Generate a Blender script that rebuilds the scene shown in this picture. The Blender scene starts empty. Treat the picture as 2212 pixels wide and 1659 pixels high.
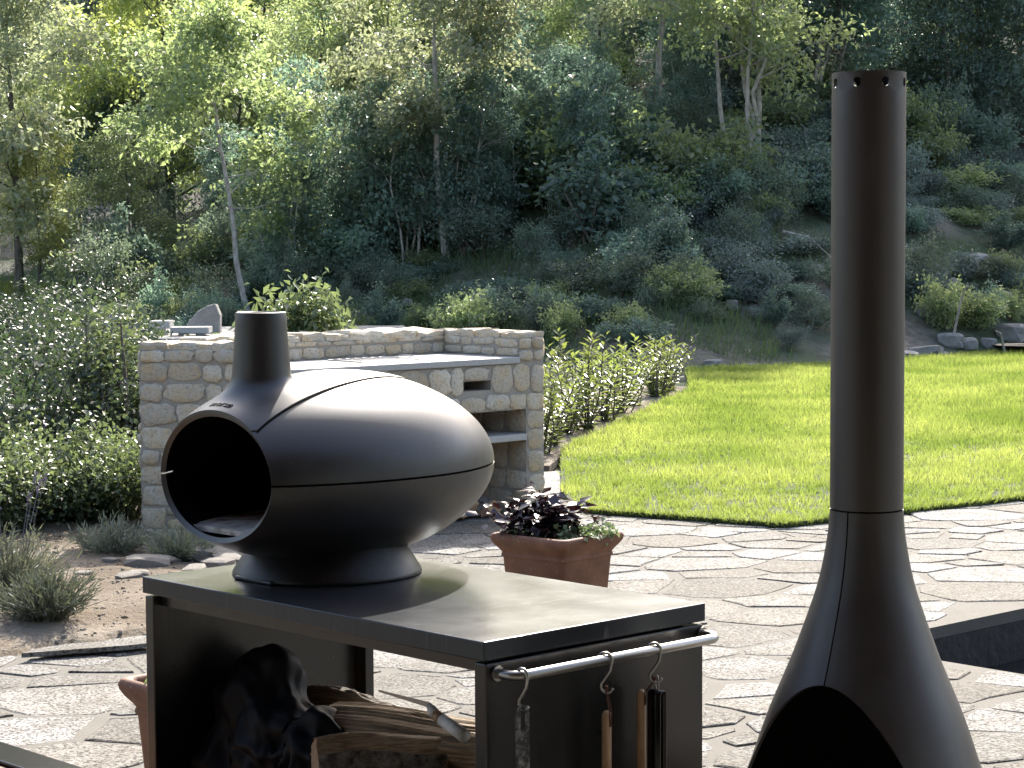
import bpy, math, random
import numpy as np
from mathutils import Vector, Matrix, noise
R = math.radians
SC = bpy.context.scene
COL = SC.collection

# ------------------------------------------------------------------ camera
FPX, CX, CY, EYE = 4700.0, 1105.5, 829.5, 1.60      # the photograph measured at 2211 x 1659
PITCH, ROLL = 0.0663, -0.0052
cam_d = bpy.data.cameras.new('camera')
cam_d.sensor_width = 36.0
cam_d.lens = FPX / 2211.0 * 36.0
cam_d.clip_start = 0.1
cam_d.clip_end = 2000
cam = bpy.data.objects.new('camera', cam_d)
COL.objects.link(cam)
cam.matrix_world = Matrix.Translation((0, 0, EYE)) @ Matrix.Rotation(math.pi / 2 - PITCH, 4, 'X') @ Matrix.Rotation(ROLL, 4, 'Z')
SC.camera = cam

# ------------------------------------------------------------------ sky, sun, exposure
SUN_EL, SUN_AZ = R(37), R(11)                # sun stands behind the hill, a little to the right
world = bpy.data.worlds.new('World'); SC.world = world; world.use_nodes = True
wn = world.node_tree; bg = wn.nodes['Background']
sky = wn.nodes.new('ShaderNodeTexSky'); sky.sky_type = 'NISHITA'; sky.sun_disc = False
sky.sun_elevation = SUN_EL; sky.sun_rotation = SUN_AZ
sky.air_density = 1.0; sky.dust_density = 4.0; sky.ozone_density = 1.0
wn.links.new(sky.outputs[0], bg.inputs[0]); bg.inputs[1].default_value = 0.14
sun_d = bpy.data.lights.new('sun', 'SUN'); sun_d.energy = 3.7; sun_d.angle = R(0.53); sun_d.color = (1.0, 0.95, 0.87)
sun = bpy.data.objects.new('sun', sun_d); COL.objects.link(sun)
sv = Vector((math.sin(SUN_AZ) * math.cos(SUN_EL), math.cos(SUN_AZ) * math.cos(SUN_EL), math.sin(SUN_EL)))
sun.rotation_euler = sv.to_track_quat('Z', 'Y').to_euler()
sun.location = sv * 60
SC.view_settings.view_transform = 'Standard'; SC.view_settings.look = 'None'
SC.view_settings.exposure = 1.68; SC.view_settings.gamma = 1.0; SC.view_settings.use_curve_mapping = False
SC.cycles.use_denoising = True
SC.cycles.max_bounces = 8; SC.cycles.transmission_bounces = 4; SC.cycles.transparent_max_bounces = 6
SC.cycles.diffuse_bounces = 4; SC.cycles.glossy_bounces = 4
SC.cycles.sample_clamp_indirect = 6.0

# ------------------------------------------------------------------ helpers
def ray(px, py):
    X, Y = px - CX, py - CY
    c, s = math.cos(ROLL), math.sin(ROLL)
    X, Y = c * X + s * Y, -s * X + c * Y
    x, d, u = X / FPX, 1.0, -Y / FPX
    c, s = math.cos(PITCH), math.sin(PITCH)
    return x, d * c + u * s, -d * s + u * c
def at_h(px, py, h=0.0):
    x, y, z = ray(px, py); t = (h - EYE) / z
    return Vector((x * t, y * t, h))
def at_y(px, py, Y):
    x, y, z = ray(px, py); t = Y / y
    return Vector((x * t, Y, EYE + z * t))

def np_mesh(name, V, F, smooth=False):
    V = np.asarray(V, dtype=np.float32); F = np.asarray(F, dtype=np.int32)
    me = bpy.data.meshes.new(name); k = F.shape[1]
    me.vertices.add(len(V)); me.vertices.foreach_set('co', V.ravel())
    me.loops.add(F.size); me.loops.foreach_set('vertex_index', F.ravel())
    me.polygons.add(len(F)); me.polygons.foreach_set('loop_start', np.arange(0, F.size, k, dtype=np.int32))
    if smooth: me.polygons.foreach_set('use_smooth', np.ones(len(F), dtype=bool))
    me.update(calc_edges=True)
    return me
def py_mesh(name, V, F, smooth=False):
    me = bpy.data.meshes.new(name); me.from_pydata([tuple(v) for v in V], [], [tuple(f) for f in F]); me.update()
    if smooth:
        me.polygons.foreach_set('use_smooth', np.ones(len(me.polygons), dtype=bool))
    return me
def link(name, me, mat=None, parent=None, loc=None, rot=None, scale=None):
    o = bpy.data.objects.new(name, me); COL.objects.link(o)
    if mat is not None and me is not None and len(me.materials) == 0: me.materials.append(mat)
    if parent is not None: o.parent = parent
    if loc is not None: o.location = loc
    if rot is not None: o.rotation_euler = rot
    if scale is not None: o.scale = scale
    return o
def empty(name, loc=(0, 0, 0), rz=0.0):
    o = bpy.data.objects.new(name, None); COL.objects.link(o); o.location = loc; o.rotation_euler = (0, 0, rz)
    o.empty_display_size = 0.1
    return o
def tag(o, label, cat, group=None):
    o['label'] = label; o['category'] = cat
    if group: o['group'] = group
    return o
def struct(o, label=None, kind='structure'):
    o['kind'] = kind
    if label: o['label'] = label
    return o
def bevel(o, w, seg=2):
    m = o.modifiers.new('bevel', 'BEVEL'); m.width = w; m.segments = seg; m.limit_method = 'ANGLE'; m.angle_limit = R(35)
    return o
class MB:
    def __init__(s): s.v = []; s.f = []
    def add(s, V, F):
        n = len(s.v); s.v += [tuple(map(float, v)) for v in V]; s.f += [tuple(int(i) + n for i in f) for f in F]; return s
    def box(s, lo, hi):
        x0, y0, z0 = lo; x1, y1, z1 = hi
        return s.add([(x0, y0, z0), (x1, y0, z0), (x1, y1, z0), (x0, y1, z0), (x0, y0, z1), (x1, y0, z1), (x1, y1, z1), (x0, y1, z1)],
                     [(0, 3, 2, 1), (4, 5, 6, 7), (0, 1, 5, 4), (1, 2, 6, 5), (2, 3, 7, 6), (3, 0, 4, 7)])
    def prism(s, poly, z0, z1):
        n = len(poly)
        V = [(p[0], p[1], z0) for p in poly] + [(p[0], p[1], z1) for p in poly]
        F = [tuple(range(n - 1, -1, -1)), tuple(range(n, 2 * n))] + [(i, (i + 1) % n, n + (i + 1) % n, n + i) for i in range(n)]
        return s.add(V, F)
    def tube(s, P, rad, sides=8, cap=True):
        V, F = tube_vf(P, rad, sides, cap); return s.add(V, F)
    def build(s, name, mat, parent=None, smooth=False, **k):
        return link(name, py_mesh(name, s.v, s.f, smooth), mat, parent, **k)
def tube_vf(P, rad, sides=8, cap=True):
    P = [Vector(p) for p in P]; n = len(P)
    if not hasattr(rad, '__len__'): rad = [rad] * n
    V, F = [], []; up = None
    for i in range(n):
        t = (P[min(i + 1, n - 1)] - P[max(i - 1, 0)]).normalized()
        if up is None:
            up = Vector((0, 0, 1)) if abs(t.z) < 0.9 else Vector((1, 0, 0))
        a = (up - t * up.dot(t)); a = a.normalized() if a.length > 1e-6 else t.orthogonal().normalized()
        b = t.cross(a); up = a
        for k in range(sides):
            an = 2 * math.pi * k / sides
            V.append(tuple(P[i] + (a * math.cos(an) + b * math.sin(an)) * rad[i]))
    for i in range(n - 1):
        for k in range(sides):
            k2 = (k + 1) % sides
            F.append((i * sides + k, i * sides + k2, (i + 1) * sides + k2, (i + 1) * sides + k))
    if cap:
        F.append(tuple(range(sides - 1, -1, -1))); F.append(tuple((n - 1) * sides + k for k in range(sides)))
    return V, F
def lathe_vf(prof, sides=48, closed_top=False):
    V, F = [], []
    for r, z in prof:
        for k in range(sides):
            a = 2 * math.pi * k / sides; V.append((r * math.cos(a), r * math.sin(a), z))
    for i in range(len(prof) - 1):
        for k in range(sides):
            k2 = (k + 1) % sides
            F.append((i * sides + k, i * sides + k2, (i + 1) * sides + k2, (i + 1) * sides + k))
    return V, F
def sph_noise(p, sc, seed=0.0):
    return noise.noise(Vector((p[0] * sc + seed, p[1] * sc - seed * .7, p[2] * sc + seed * 1.3)))

# ------------------------------------------------------------------ materials
class NT:
    def __init__(s, name):
        s.m = bpy.data.materials.new(name); s.m.use_nodes = True; s.t = s.m.node_tree
        s.p = s.t.nodes['Principled BSDF']; s.out = s.t.nodes['Material Output']
    def n(s, ty, **k):
        o = s.t.nodes.new('ShaderNode' + ty)
        for a, b in k.items():
            if a.startswith('i_'):
                key = a[2:]; key = int(key) if key.isdigit() else key.replace('_', ' ')
                o.inputs[key].default_value = b
            else: setattr(o, a, b)
        return o
    def l(s, a, b): s.t.links.new(a, b)
    def coord(s, kind='Object'): return s.n('TexCoord').outputs[kind]
    def noise(s, vec, scale, detail=4.0, rough=0.55, out='Fac'):
        x = s.n('TexNoise', i_Scale=scale, i_Detail=detail, i_Roughness=rough)
        if vec is not None: s.l(vec, x.inputs['Vector'])
        return x.outputs[out]
    def ramp(s, fac, stops):
        r = s.n('ValToRGB'); e = r.color_ramp.elements
        while len(e) < len(stops): e.new(0.5)
        for k, (p, c) in enumerate(stops):
            e[k].position = p; e[k].color = (c[0], c[1], c[2], 1) if hasattr(c, '__len__') else (c, c, c, 1)
        s.l(fac, r.inputs[0]); return r.outputs[0]
    def mix(s, fac, a, b, blend='MIX'):
        m = s.n('Mix', data_type='RGBA', blend_type=blend)
        for sock, v in ((m.inputs[0], fac), (m.inputs[6], a), (m.inputs[7], b)):
            if isinstance(v, bpy.types.NodeSocket): s.l(v, sock)
            elif hasattr(v, '__len__'): sock.default_value = (v[0], v[1], v[2], 1)
            else: sock.default_value = v
        return m.outputs[2]
    def math(s, op, a, b=0.0):
        m = s.n('Math', operation=op)
        for sock, v in ((m.inputs[0], a), (m.inputs[1], b)):
            if isinstance(v, bpy.types.NodeSocket): s.l(v, sock)
            else: sock.default_value = v
        return m.outputs[0]
    def bump(s, h, strength=0.3, dist=0.01, normal=None):
        b = s.n('Bump', i_Strength=strength, i_Distance=dist); s.l(h, b.inputs['Height'])
        if normal is not None: s.l(normal, b.inputs['Normal'])
        return b.outputs['Normal']
    def base(s, c):
        if isinstance(c, bpy.types.NodeSocket): s.l(c, s.p.inputs['Base Color'])
        else: s.p.inputs['Base Color'].default_value = (c[0], c[1], c[2], 1)
    def set(s, **k):
        for a, b in k.items():
            sock = s.p.inputs[a.replace('_', ' ')]
            if isinstance(b, bpy.types.NodeSocket): s.l(b, sock)
            else: sock.default_value = b

def leaf_mat(name, c1, c2, trans, tf=0.35, rough=0.45, spec=0.5, hue_obj=0.0):
    N = NT(name)
    isl = N.n('NewGeometry').outputs['Random Per Island']
    ob = N.n('ObjectInfo').outputs['Random']
    col = N.mix(isl, c1, c2)
    hs = N.n('HueSaturation'); N.l(col, hs.inputs['Color'])
    mr = N.n('MapRange', i_3=0.5 - hue_obj, i_4=0.5 + hue_obj); N.l(ob, mr.inputs[0]); N.l(mr.outputs[0], hs.inputs['Hue'])
    vr = N.n('MapRange', i_3=0.75, i_4=1.25); N.l(N.math('FRACT', N.math('MULTIPLY', ob, 7.31)), vr.inputs[0]); N.l(vr.outputs[0], hs.inputs['Value'])
    N.base(hs.outputs[0]); N.set(Roughness=rough, Specular_IOR_Level=spec)
    tr = N.n('BsdfTranslucent')
    t2 = N.n('HueSaturation'); N.l(N.mix(isl, trans, [c * 0.7 for c in trans]), t2.inputs['Color'])
    N.l(mr.outputs[0], t2.inputs['Hue']); N.l(vr.outputs[0], t2.inputs['Value']); N.l(t2.outputs[0], tr.inputs['Color'])
    ms = N.n('MixShader', i_0=tf); N.l(N.p.outputs[0], ms.inputs[1]); N.l(tr.outputs[0], ms.inputs[2])
    N.l(ms.outputs[0], N.out.inputs[0])
    return N.m
M = {}
def build_materials():
    # leaves
    M['leaf_green'] = leaf_mat('leaf_green', (.085, .122, .062), (.155, .19, .11), (.50, .61, .24), .50, .36, .9, .010)
    M['leaf_pale'] = leaf_mat('leaf_pale', (.12, .15, .085), (.21, .24, .16), (.56, .63, .33), .48, .32, 1.0, .006)
    M['leaf_yellow'] = leaf_mat('leaf_yellow', (.11, .145, .042), (.17, .20, .08), (.60, .67, .18), .52, .36, .9, .006)
    M['leaf_dark'] = leaf_mat('leaf_dark', (.075, .125, .100), (.14, .195, .155), (.32, .48, .32), .44, .40, .8, .010)
    M['leaf_scrub'] = leaf_mat('leaf_scrub', (.075, .11, .080), (.15, .185, .14), (.30, .40, .24), .38, .45, .6, .02)
    M['leaf_silver'] = leaf_mat('leaf_silver', (.11, .15, .13), (.22, .255, .225), (.22, .30, .21), .30, .45, .6, .01)
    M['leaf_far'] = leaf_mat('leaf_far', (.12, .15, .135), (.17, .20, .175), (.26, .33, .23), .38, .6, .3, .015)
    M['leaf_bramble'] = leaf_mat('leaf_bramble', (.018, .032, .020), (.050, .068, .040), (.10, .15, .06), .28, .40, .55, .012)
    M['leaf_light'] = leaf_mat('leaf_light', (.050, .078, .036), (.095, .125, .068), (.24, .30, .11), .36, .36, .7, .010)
    M['leaf_laurel'] = leaf_mat('leaf_laurel', (.07, .11, .030), (.13, .17, .06), (.34, .42, .09), .40, .26, .8, .01)
    M['leaf_purple'] = leaf_mat('leaf_purple', (.012, .008, .012), (.04, .016, .02), (.035, .010, .012), .12, .26, .9, .0)
    M['leaf_grey'] = leaf_mat('leaf_grey', (.12, .16, .08), (.22, .27, .15), (.25, .32, .12), .30, .45, .5, .01)
    M['lavender'] = leaf_mat('lavender', (.12, .135, .095), (.24, .25, .19), (.20, .22, .12), .22, .6, .3, .01)
    M['lavender_flower'] = leaf_mat('lavender_flower', (.16, .14, .19), (.27, .24, .32), (.2, .17, .25), .2, .7, .2, .0)
    M['grass'] = leaf_mat('grass', (.03, .056, .010), (.17, .19, .062), (.36, .425, .085), .45, .42, .4, .0)
    M['wild_grass'] = leaf_mat('wild_grass', (.05, .095, .040), (.12, .16, .075), (.20, .30, .10), .40, .5, .4, .0)
    m_ = M['grass']; t_ = m_.node_tree; pr = t_.nodes['Principled BSDF']; src = pr.inputs['Base Color'].links[0].from_socket
    ge = t_.nodes.new('ShaderNodeNewGeometry'); no = t_.nodes.new('ShaderNodeTexNoise'); no.inputs['Scale'].default_value = .8; no.inputs['Detail'].default_value = 5; t_.links.new(ge.outputs['Position'], no.inputs['Vector'])
    rp = t_.nodes.new('ShaderNodeValToRGB'); rp.color_ramp.elements[0].position = .38; rp.color_ramp.elements[0].color = (.68, .80, .62, 1); rp.color_ramp.elements[1].position = .62; rp.color_ramp.elements[1].color = (1.3, 1.28, 1.4, 1)
    t_.links.new(no.outputs['Fac'], rp.inputs[0])
    for nd in [n_ for n_ in t_.nodes if n_.type in ('BSDF_PRINCIPLED', 'BSDF_TRANSLUCENT')]:
        sk = nd.inputs['Base Color'] if nd.type == 'BSDF_PRINCIPLED' else nd.inputs['Color']; fr = sk.links[0].from_socket
        mx = t_.nodes.new('ShaderNodeMix'); mx.data_type = 'RGBA'; mx.blend_type = 'MULTIPLY'; mx.inputs[0].default_value = 1.0
        t_.links.new(fr, mx.inputs[6]); t_.links.new(rp.outputs[0], mx.inputs[7]); t_.links.new(mx.outputs[2], sk)
    # bark
    N = NT('bark'); v = N.coord()
    mp = N.n('Mapping'); mp.inputs['Scale'].default_value = (14, 14, 2.5); N.l(v, mp.inputs[0])
    f = N.noise(mp.outputs[0], 2.0, 6)
    N.base(N.ramp(f, [(.3, (.045, .036, .028)), (.7, (.15, .125, .10))])); N.set(Roughness=.9, Normal=N.bump(f, .6, .02)); M['bark'] = N.m
    N = NT('pale_bark'); v = N.coord()
    mp = N.n('Mapping'); mp.inputs['Scale'].default_value = (9, 9, 4); N.l(v, mp.inputs[0])
    f = N.noise(mp.outputs[0], 2.0, 6)
    N.base(N.ramp(f, [(.3, (.22, .18, .15)), (.65, (.44, .40, .35))])); N.set(Roughness=.85, Normal=N.bump(f, .4, .01)); M['pale_bark'] = N.m
    # flagstone: pale mica schist
    N = NT('flagstone'); g = N.coord('Object')
    gp = N.n('NewGeometry').outputs['Position']
    ob = N.n('ObjectInfo').outputs['Random']
    f1 = N.noise(gp, 5.0, 5); f2 = N.noise(gp, 38.0, 5, .75); f3 = N.noise(gp, 85.0, 3, .7)
    col = N.ramp(N.math('FRACT', N.math('MULTIPLY', ob, 13.7)), [(0, (.13, .12, .102)), (.2, (.195, .188, .171)), (.45, (.27, .265, .25)), (.7, (.39, .388, .38)), (.85, (.29, .275, .245)), (1, (.15, .137, .115))])
    col = N.mix(N.ramp(f1, [(.36, 0), (.68, .7)]), col, (.13, .114, .09))
    col = N.mix(N.ramp(f2, [(.50, .0), (.62, .5)]), col, (.33, .32, .30))
    col = N.mix(N.ramp(f3, [(.42, .95), (.53, 0)]), col, (.05, .045, .037))
    N.base(col); N.set(Roughness=N.ramp(f2, [(.3, .6), (.7, .85)]), Specular_IOR_Level=.06)
    h = N.math('ADD', N.math('MULTIPLY', f2, .8), N.math('MULTIPLY', f3, .35))
    N.set(Normal=N.bump(h, .8, .012, N.bump(f1, .35, .03))); M['flagstone'] = N.m
    N = NT('mortar'); gp = N.n('NewGeometry').outputs['Position']
    f1 = N.noise(gp, 4, 5); f2 = N.noise(gp, 120, 3, .7)
    col = N.mix(N.ramp(f1, [(.3, 0), (.7, .8)]), (.115, .105, .087), (.085, .077, .062)); col = N.mix(N.ramp(f2, [(.35, .5), (.5, 0)]), col, (.12, .105, .085))
    N.base(col); N.set(Roughness=.92, Normal=N.bump(f2, .5, .008)); M['mortar'] = N.m
    # wall stones
    N = NT('wall_stone'); v = N.n('NewGeometry').outputs['Position']; ob = N.n('ObjectInfo').outputs['Random']
    f1 = N.noise(v, 13, 5, .6); f2 = N.noise(v, 60, 5, .7)
    col = N.ramp(N.math('FRACT', N.math('MULTIPLY', ob, 9.3)), [(0, (.38, .325, .24)), (.3, (.52, .455, .345)), (.55, (.43, .385, .31)), (.8, (.58, .52, .41)), (1, (.47, .37, .24))])
    col = N.mix(N.ramp(f1, [(.45, 0), (.72, .7)]), col, (.52, .36, .17))
    col = N.mix(N.ramp(f1, [(.25, .5), (.42, 0)]), col, (.64, .61, .54))
    col = N.mix(N.ramp(f2, [(.35, .6), (.5, 0)]), col, (.22, .185, .14))
    N.base(col); N.set(Roughness=.86, Normal=N.bump(f2, .75, .012)); M['wall_stone'] = N.m
    N = NT('wall_mortar'); v = N.n('NewGeometry').outputs['Position']; f2 = N.noise(v, 70, 5, .7); f1 = N.noise(v, 6, 4)
    N.base(N.mix(f1, N.ramp(f2, [(.3, (.24, .217, .18)), (.6, (.34, .31, .26))]), (.29, .26, .215))); N.set(Roughness=.95, Normal=N.bump(f2, .6, .01)); M['wall_mortar'] = N.m
    N = NT('slab'); v = N.n('NewGeometry').outputs['Position']; f1 = N.noise(v, 8, 5); f2 = N.noise(v, 110, 4, .7)
    col = N.mix(f1, (.42, .405, .375), (.34, .325, .30)); col = N.mix(N.ramp(f2, [(.36, .6), (.48, 0)]), col, (.2, .19, .175))
    N.base(col); N.set(Roughness=.7, Normal=N.bump(f2, .4, .006)); M['slab'] = N.m
    N = NT('pale_rock'); v = N.coord(); f1 = N.noise(v, 3, 6); f2 = N.noise(v, 22, 5, .65)
    col = N.mix(N.ramp(f1, [(.35, 0), (.7, 1)]), (.30, .285, .265), (.19, .175, .155)); col = N.mix(N.ramp(f2, [(.3, .6), (.5, 0)]), col, (.13, .12, .11))
    N.base(col); N.set(Roughness=.9, Normal=N.bump(f2, .6, .03)); M['pale_rock'] = N.m
    # soil / terrain
    N = NT('soil'); v = N.n('NewGeometry').outputs['Position']; f1 = N.noise(v, 1.3, 5); f2 = N.noise(v, 28, 6, .7); f3 = N.noise(v, 110, 3, .7)
    col = N.mix(N.ramp(f1, [(.40, 0), (.60, 1)]), (.135, .098, .06), (.24, .20, .15)); col = N.mix(N.ramp(f2, [(.34, .75), (.5, 0)]), col, (.12, .085, .05))
    col = N.mix(N.ramp(f3, [(.60, 0), (.68, .5)]), col, (.36, .33, .28))
    N.base(col); N.set(Roughness=.95, Normal=N.bump(N.math('ADD', f2, N.math('MULTIPLY', f3, .4)), .9, .03)); M['soil'] = N.m
    N = NT('hillside'); v = N.n('NewGeometry').outputs['Position']; f1 = N.noise(v, .5, 6, .6); f2 = N.noise(v, 6, 6, .7)
    col = N.mix(N.ramp(f1, [(.42, 0), (.58, 1)]), (.065, .095, .045), (.17, .15, .125)); col = N.mix(N.ramp(f2, [(.35, .7), (.55, 0)]), col, (.04, .04, .025))
    N.base(col); N.set(Roughness=.95, Normal=N.bump(f2, .8, .15)); M['hillside'] = N.m
    N = NT('lawn_soil'); v = N.n('NewGeometry').outputs['Position']; f1 = N.noise(v, 1.2, 5); f2 = N.noise(v, 60, 4, .7)
    col = N.mix(f1, (.022, .034, .008), (.036, .046, .012)); col = N.mix(N.ramp(f2, [(.3, .6), (.5, 0)]), col, (.015, .02, .006))
    N.base(col); N.set(Roughness=.9, Normal=N.bump(f2, .8, .03)); M['lawn_soil'] = N.m
    N = NT('pond_stone'); v = N.n('NewGeometry').outputs['Position']; f = N.noise(v, 20, 5)
    N.base(N.ramp(f, [(.3, (.014, .0125, .011)), (.7, (.035, .031, .027))])); N.set(Roughness=.85, Normal=N.bump(f, .5, .02)); M['pond_stone'] = N.m
    N = NT('pond_water'); v = N.n('NewGeometry').outputs['Position']; f = N.noise(v, 6, 3)
    N.base((.012, .014, .013)); N.set(Roughness=.06, Specular_IOR_Level=.5, Normal=N.bump(f, .05, .01)); M['pond_water'] = N.m
    # metal things
    def enamel(name, c, rough, spec=.5, gr=700, bs=.10, coat=0.0):
        N = NT(name); v = N.coord(); f = N.noise(v, gr, 2, .5); f1 = N.noise(v, 5, 4); f3 = N.noise(v, 90, 3, .8)
        col = N.mix(N.ramp(f1, [(.4, 0), (.75, .5)]), c, [x * 1.35 for x in c])
        col = N.mix(N.ramp(f3, [(.64, 0), (.74, .22)]), col, (.16, .15, .14))
        mp = N.n('Mapping'); mp.inputs['Scale'].default_value = (26, 26, 1.6); N.l(v, mp.inputs[0])
        st = N.math('MULTIPLY', N.ramp(N.noise(mp.outputs[0], 1.5, 5, .65), [(.52, 0), (.74, 1)]), N.ramp(N.noise(v, 2.2, 3), [(.42, 0), (.62, 1)]))
        col = N.mix(N.math('MULTIPLY', st, .045), col, (.42, .38, .33))
        sm_ = N.noise(v, 14, 6, .7)
        N.base(col); N.set(Roughness=N.math('ADD', N.ramp(sm_, [(.35, .0), (.65, .07)]), N.ramp(f1, [(.3, rough - .06), (.7, rough + .02)])), Specular_IOR_Level=spec, Normal=N.bump(f, bs, .0015))
        return N.m
    M['enamel'] = enamel('black_enamel', (.007, .0065, .0062), .40, .85)
    M['enamel_foot'] = enamel('black_enamel_foot', (.004, .004, .0046), .40, .45)
    M['steel_black'] = enamel('black_steel', (.0065, .0062, .0058), .30, .6, 900, .06)
    M['kamino'] = enamel('brown_black_enamel', (.020, .0145, .0118), .43, .8)
    # worktop with knife scratches
    N = NT('worktop_steel'); v = N.coord(); f1 = N.noise(v, 6, 4)
    mp = N.n('Mapping'); mp.inputs['Rotation'].default_value = (0, 0, R(38)); mp.inputs['Scale'].default_value = (3, 70, 1); N.l(v, mp.inputs[0])
    sc1 = N.noise(mp.outputs[0], 4.0, 3, .6)
    mp2 = N.n('Mapping'); mp2.inputs['Rotation'].default_value = (0, 0, R(-22)); mp2.inputs['Scale'].default_value = (4, 90, 1); N.l(v, mp2.inputs[0])
    sc2 = N.noise(mp2.outputs[0], 3.0, 3, .6)
    s = N.math('MAXIMUM', N.ramp(sc1, [(.66, 0), (.73, 1)]), N.ramp(sc2, [(.67, 0), (.74, 1)]))
    N.base(N.mix(N.math('MULTIPLY', s, .22), N.mix(f1, (.022, .023, .025), (.032, .033, .035)), (.30, .30, .30)))
    N.p.inputs['Specular Tint'].default_value = (.72, .86, 1.0, 1)
    N.set(Roughness=N.ramp(f1, [(.3, .20), (.7, .245)]), Specular_IOR_Level=.42, Normal=N.bump(s, .15, .0006)); M['worktop'] = N.m
    N = NT('soot_and_shade'); v = N.coord(); f = N.noise(v, 40, 4); N.base(N.ramp(f, [(.3, (.004, .004, .004)), (.7, (.012, .011, .010))])); N.set(Roughness=.95, Specular_IOR_Level=.15); M['soot_and_shade'] = N.m  # sooty fire linings; also black painted for shade in hood seam and cord hole
    N = NT('ash'); v = N.coord(); f = N.noise(v, 25, 5); N.base(N.ramp(f, [(.35, (.25, .22, .19)), (.6, (.62, .59, .54))])); N.set(Roughness=.95, Normal=N.bump(f, .6, .01)); M['ash'] = N.m
    N = NT('stainless'); v = N.coord(); f = N.noise(v, 8, 2)
    N.base((.36, .35, .335)); N.set(Metallic=1.0, Roughness=N.ramp(f, [(.3, .30), (.7, .33)])); M['stainless'] = N.m
    N = NT('dull_steel'); v = N.coord(); f = N.noise(v, 60, 5, .7)
    N.base(N.ramp(f, [(.35, (.20, .195, .19)), (.62, (.42, .41, .40))])); N.set(Metallic=.85, Roughness=N.ramp(f, [(.3, .32), (.7, .6)])); M['dull_steel'] = N.m
    N = NT('blackened_steel'); v = N.coord(); f = N.noise(v, 45, 6, .75)
    N.base(N.ramp(f, [(.45, (.035, .035, .035)), (.72, (.26, .26, .255))])); N.set(Metallic=.6, Roughness=.42); M['blackened_steel'] = N.m
    N = NT('black_lacquer'); v = N.coord(); f = N.noise(v, 30, 3); N.base(N.ramp(f, [(.3, (.005, .005, .005)), (.7, (.008, .008, .008))])); N.set(Roughness=.14, Specular_IOR_Level=.3); M['black_lacquer'] = N.m
    N = NT('lettering'); v = N.coord(); f = N.noise(v, 30, 2); N.base(N.ramp(f, [(.3, (.004, .004, .004)), (.7, (.007, .007, .007))])); N.set(Roughness=.7); M['lettering'] = N.m
    def wood(name, a, b, sc, rough=.6):
        N = NT(name); v = N.coord(); mp = N.n('Mapping'); mp.inputs['Scale'].default_value = sc; N.l(v, mp.inputs[0])
        f = N.noise(mp.outputs[0], 3.0, 6, .65); f2 = N.noise(v, 9, 4)
        N.base(N.mix(N.ramp(f2, [(.4, 0), (.7, .5)]), N.ramp(f, [(.32, a), (.66, b)]), [x * .7 for x in a])); N.set(Roughness=rough, Normal=N.bump(f, .5, .004)); return N.m
    M['handle_wood'] = wood('handle_wood', (.30, .17, .085), (.52, .34, .19), (40, 40, 4), .5)
    M['log_wood'] = wood('log_wood', (.16, .095, .05), (.50, .38, .25), (5, 90, 90), .8)
    M['log_end'] = wood('log_end', (.26, .15, .075), (.46, .30, .16), (30, 10, 30), .85)
    M['plank'] = wood('plank', (.12, .065, .035), (.24, .14, .08), (3, 40, 40), .7)
    N = NT('log_bark'); v = N.coord(); f = N.noise(v, 35, 6, .7); N.base(N.ramp(f, [(.35, (.05, .04, .033)), (.5, (.20, .17, .14)), (.72, (.42, .38, .33))])); N.set(Roughness=.95, Normal=N.bump(f, 1.0, .02)); M['log_bark'] = N.m
    N = NT('cord'); v = N.coord(); f = N.noise(v, 200, 2); N.base(N.ramp(f, [(.3, (.07, .025, .015)), (.7, (.14, .055, .03))])); N.set(Roughness=.8); M['cord'] = N.m
    N = NT('white_paint'); v = N.coord(); f = N.noise(v, 40, 5); N.base(N.ramp(f, [(.3, (.48, .44, .38)), (.6, (.70, .68, .64))])); N.set(Roughness=.55); M['white_paint'] = N.m
    N = NT('black_cloth'); v = N.coord(); f = N.noise(v, 16, 4); f2 = N.noise(v, 600, 2)
    N.base(N.ramp(f, [(.3, (.002, .0021, .003)), (.7, (.004, .0044, .007))])); N.set(Roughness=.62, Specular_IOR_Level=.22, Normal=N.bump(f2, .2, .001)); M['black_cloth'] = N.m
    N = NT('terracotta'); v = N.coord(); f1 = N.noise(v, 7, 5, .6); f2 = N.noise(v, 70, 4)
    col = N.ramp(f1, [(.3, (.105, .042, .021)), (.55, (.17, .069, .034)), (.75, (.215, .103, .056))]); col = N.mix(N.ramp(f2, [(.62, 0), (.72, .4)]), col, (.42, .30, .2))
    N.base(col); N.set(Roughness=.72, Normal=N.bump(f2, .25, .004)); M['terracotta'] = N.m
    N = NT('plaster'); v = N.coord(); f = N.noise(v, 3, 5); N.base(N.ramp(f, [(.3, (.38, .335, .275)), (.7, (.46, .41, .345))])); N.set(Roughness=.9); M['plaster'] = N.m
    N = NT('roof_tile'); v = N.coord(); f = N.noise(v, 5, 5); N.base(N.ramp(f, [(.3, (.16, .08, .05)), (.7, (.26, .13, .08))])); N.set(Roughness=.9); M['roof_tile'] = N.m
    N = NT('dark_glass'); v = N.coord(); f = N.noise(v, 2, 2); N.base(N.ramp(f, [(.3, (.012, .014, .016)), (.7, (.02, .022, .024))])); N.set(Roughness=.08); M['dark_glass'] = N.m
build_materials()

# ================================================================== THE SETTING
YAW = 0.7568
DL = Vector((-math.sin(YAW), math.cos(YAW), 0)); DW = Vector((math.cos(YAW), math.sin(YAW), 0))   # the table's two directions; the pond follows them
rng = np.random.default_rng(7); random.seed(7)

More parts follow.
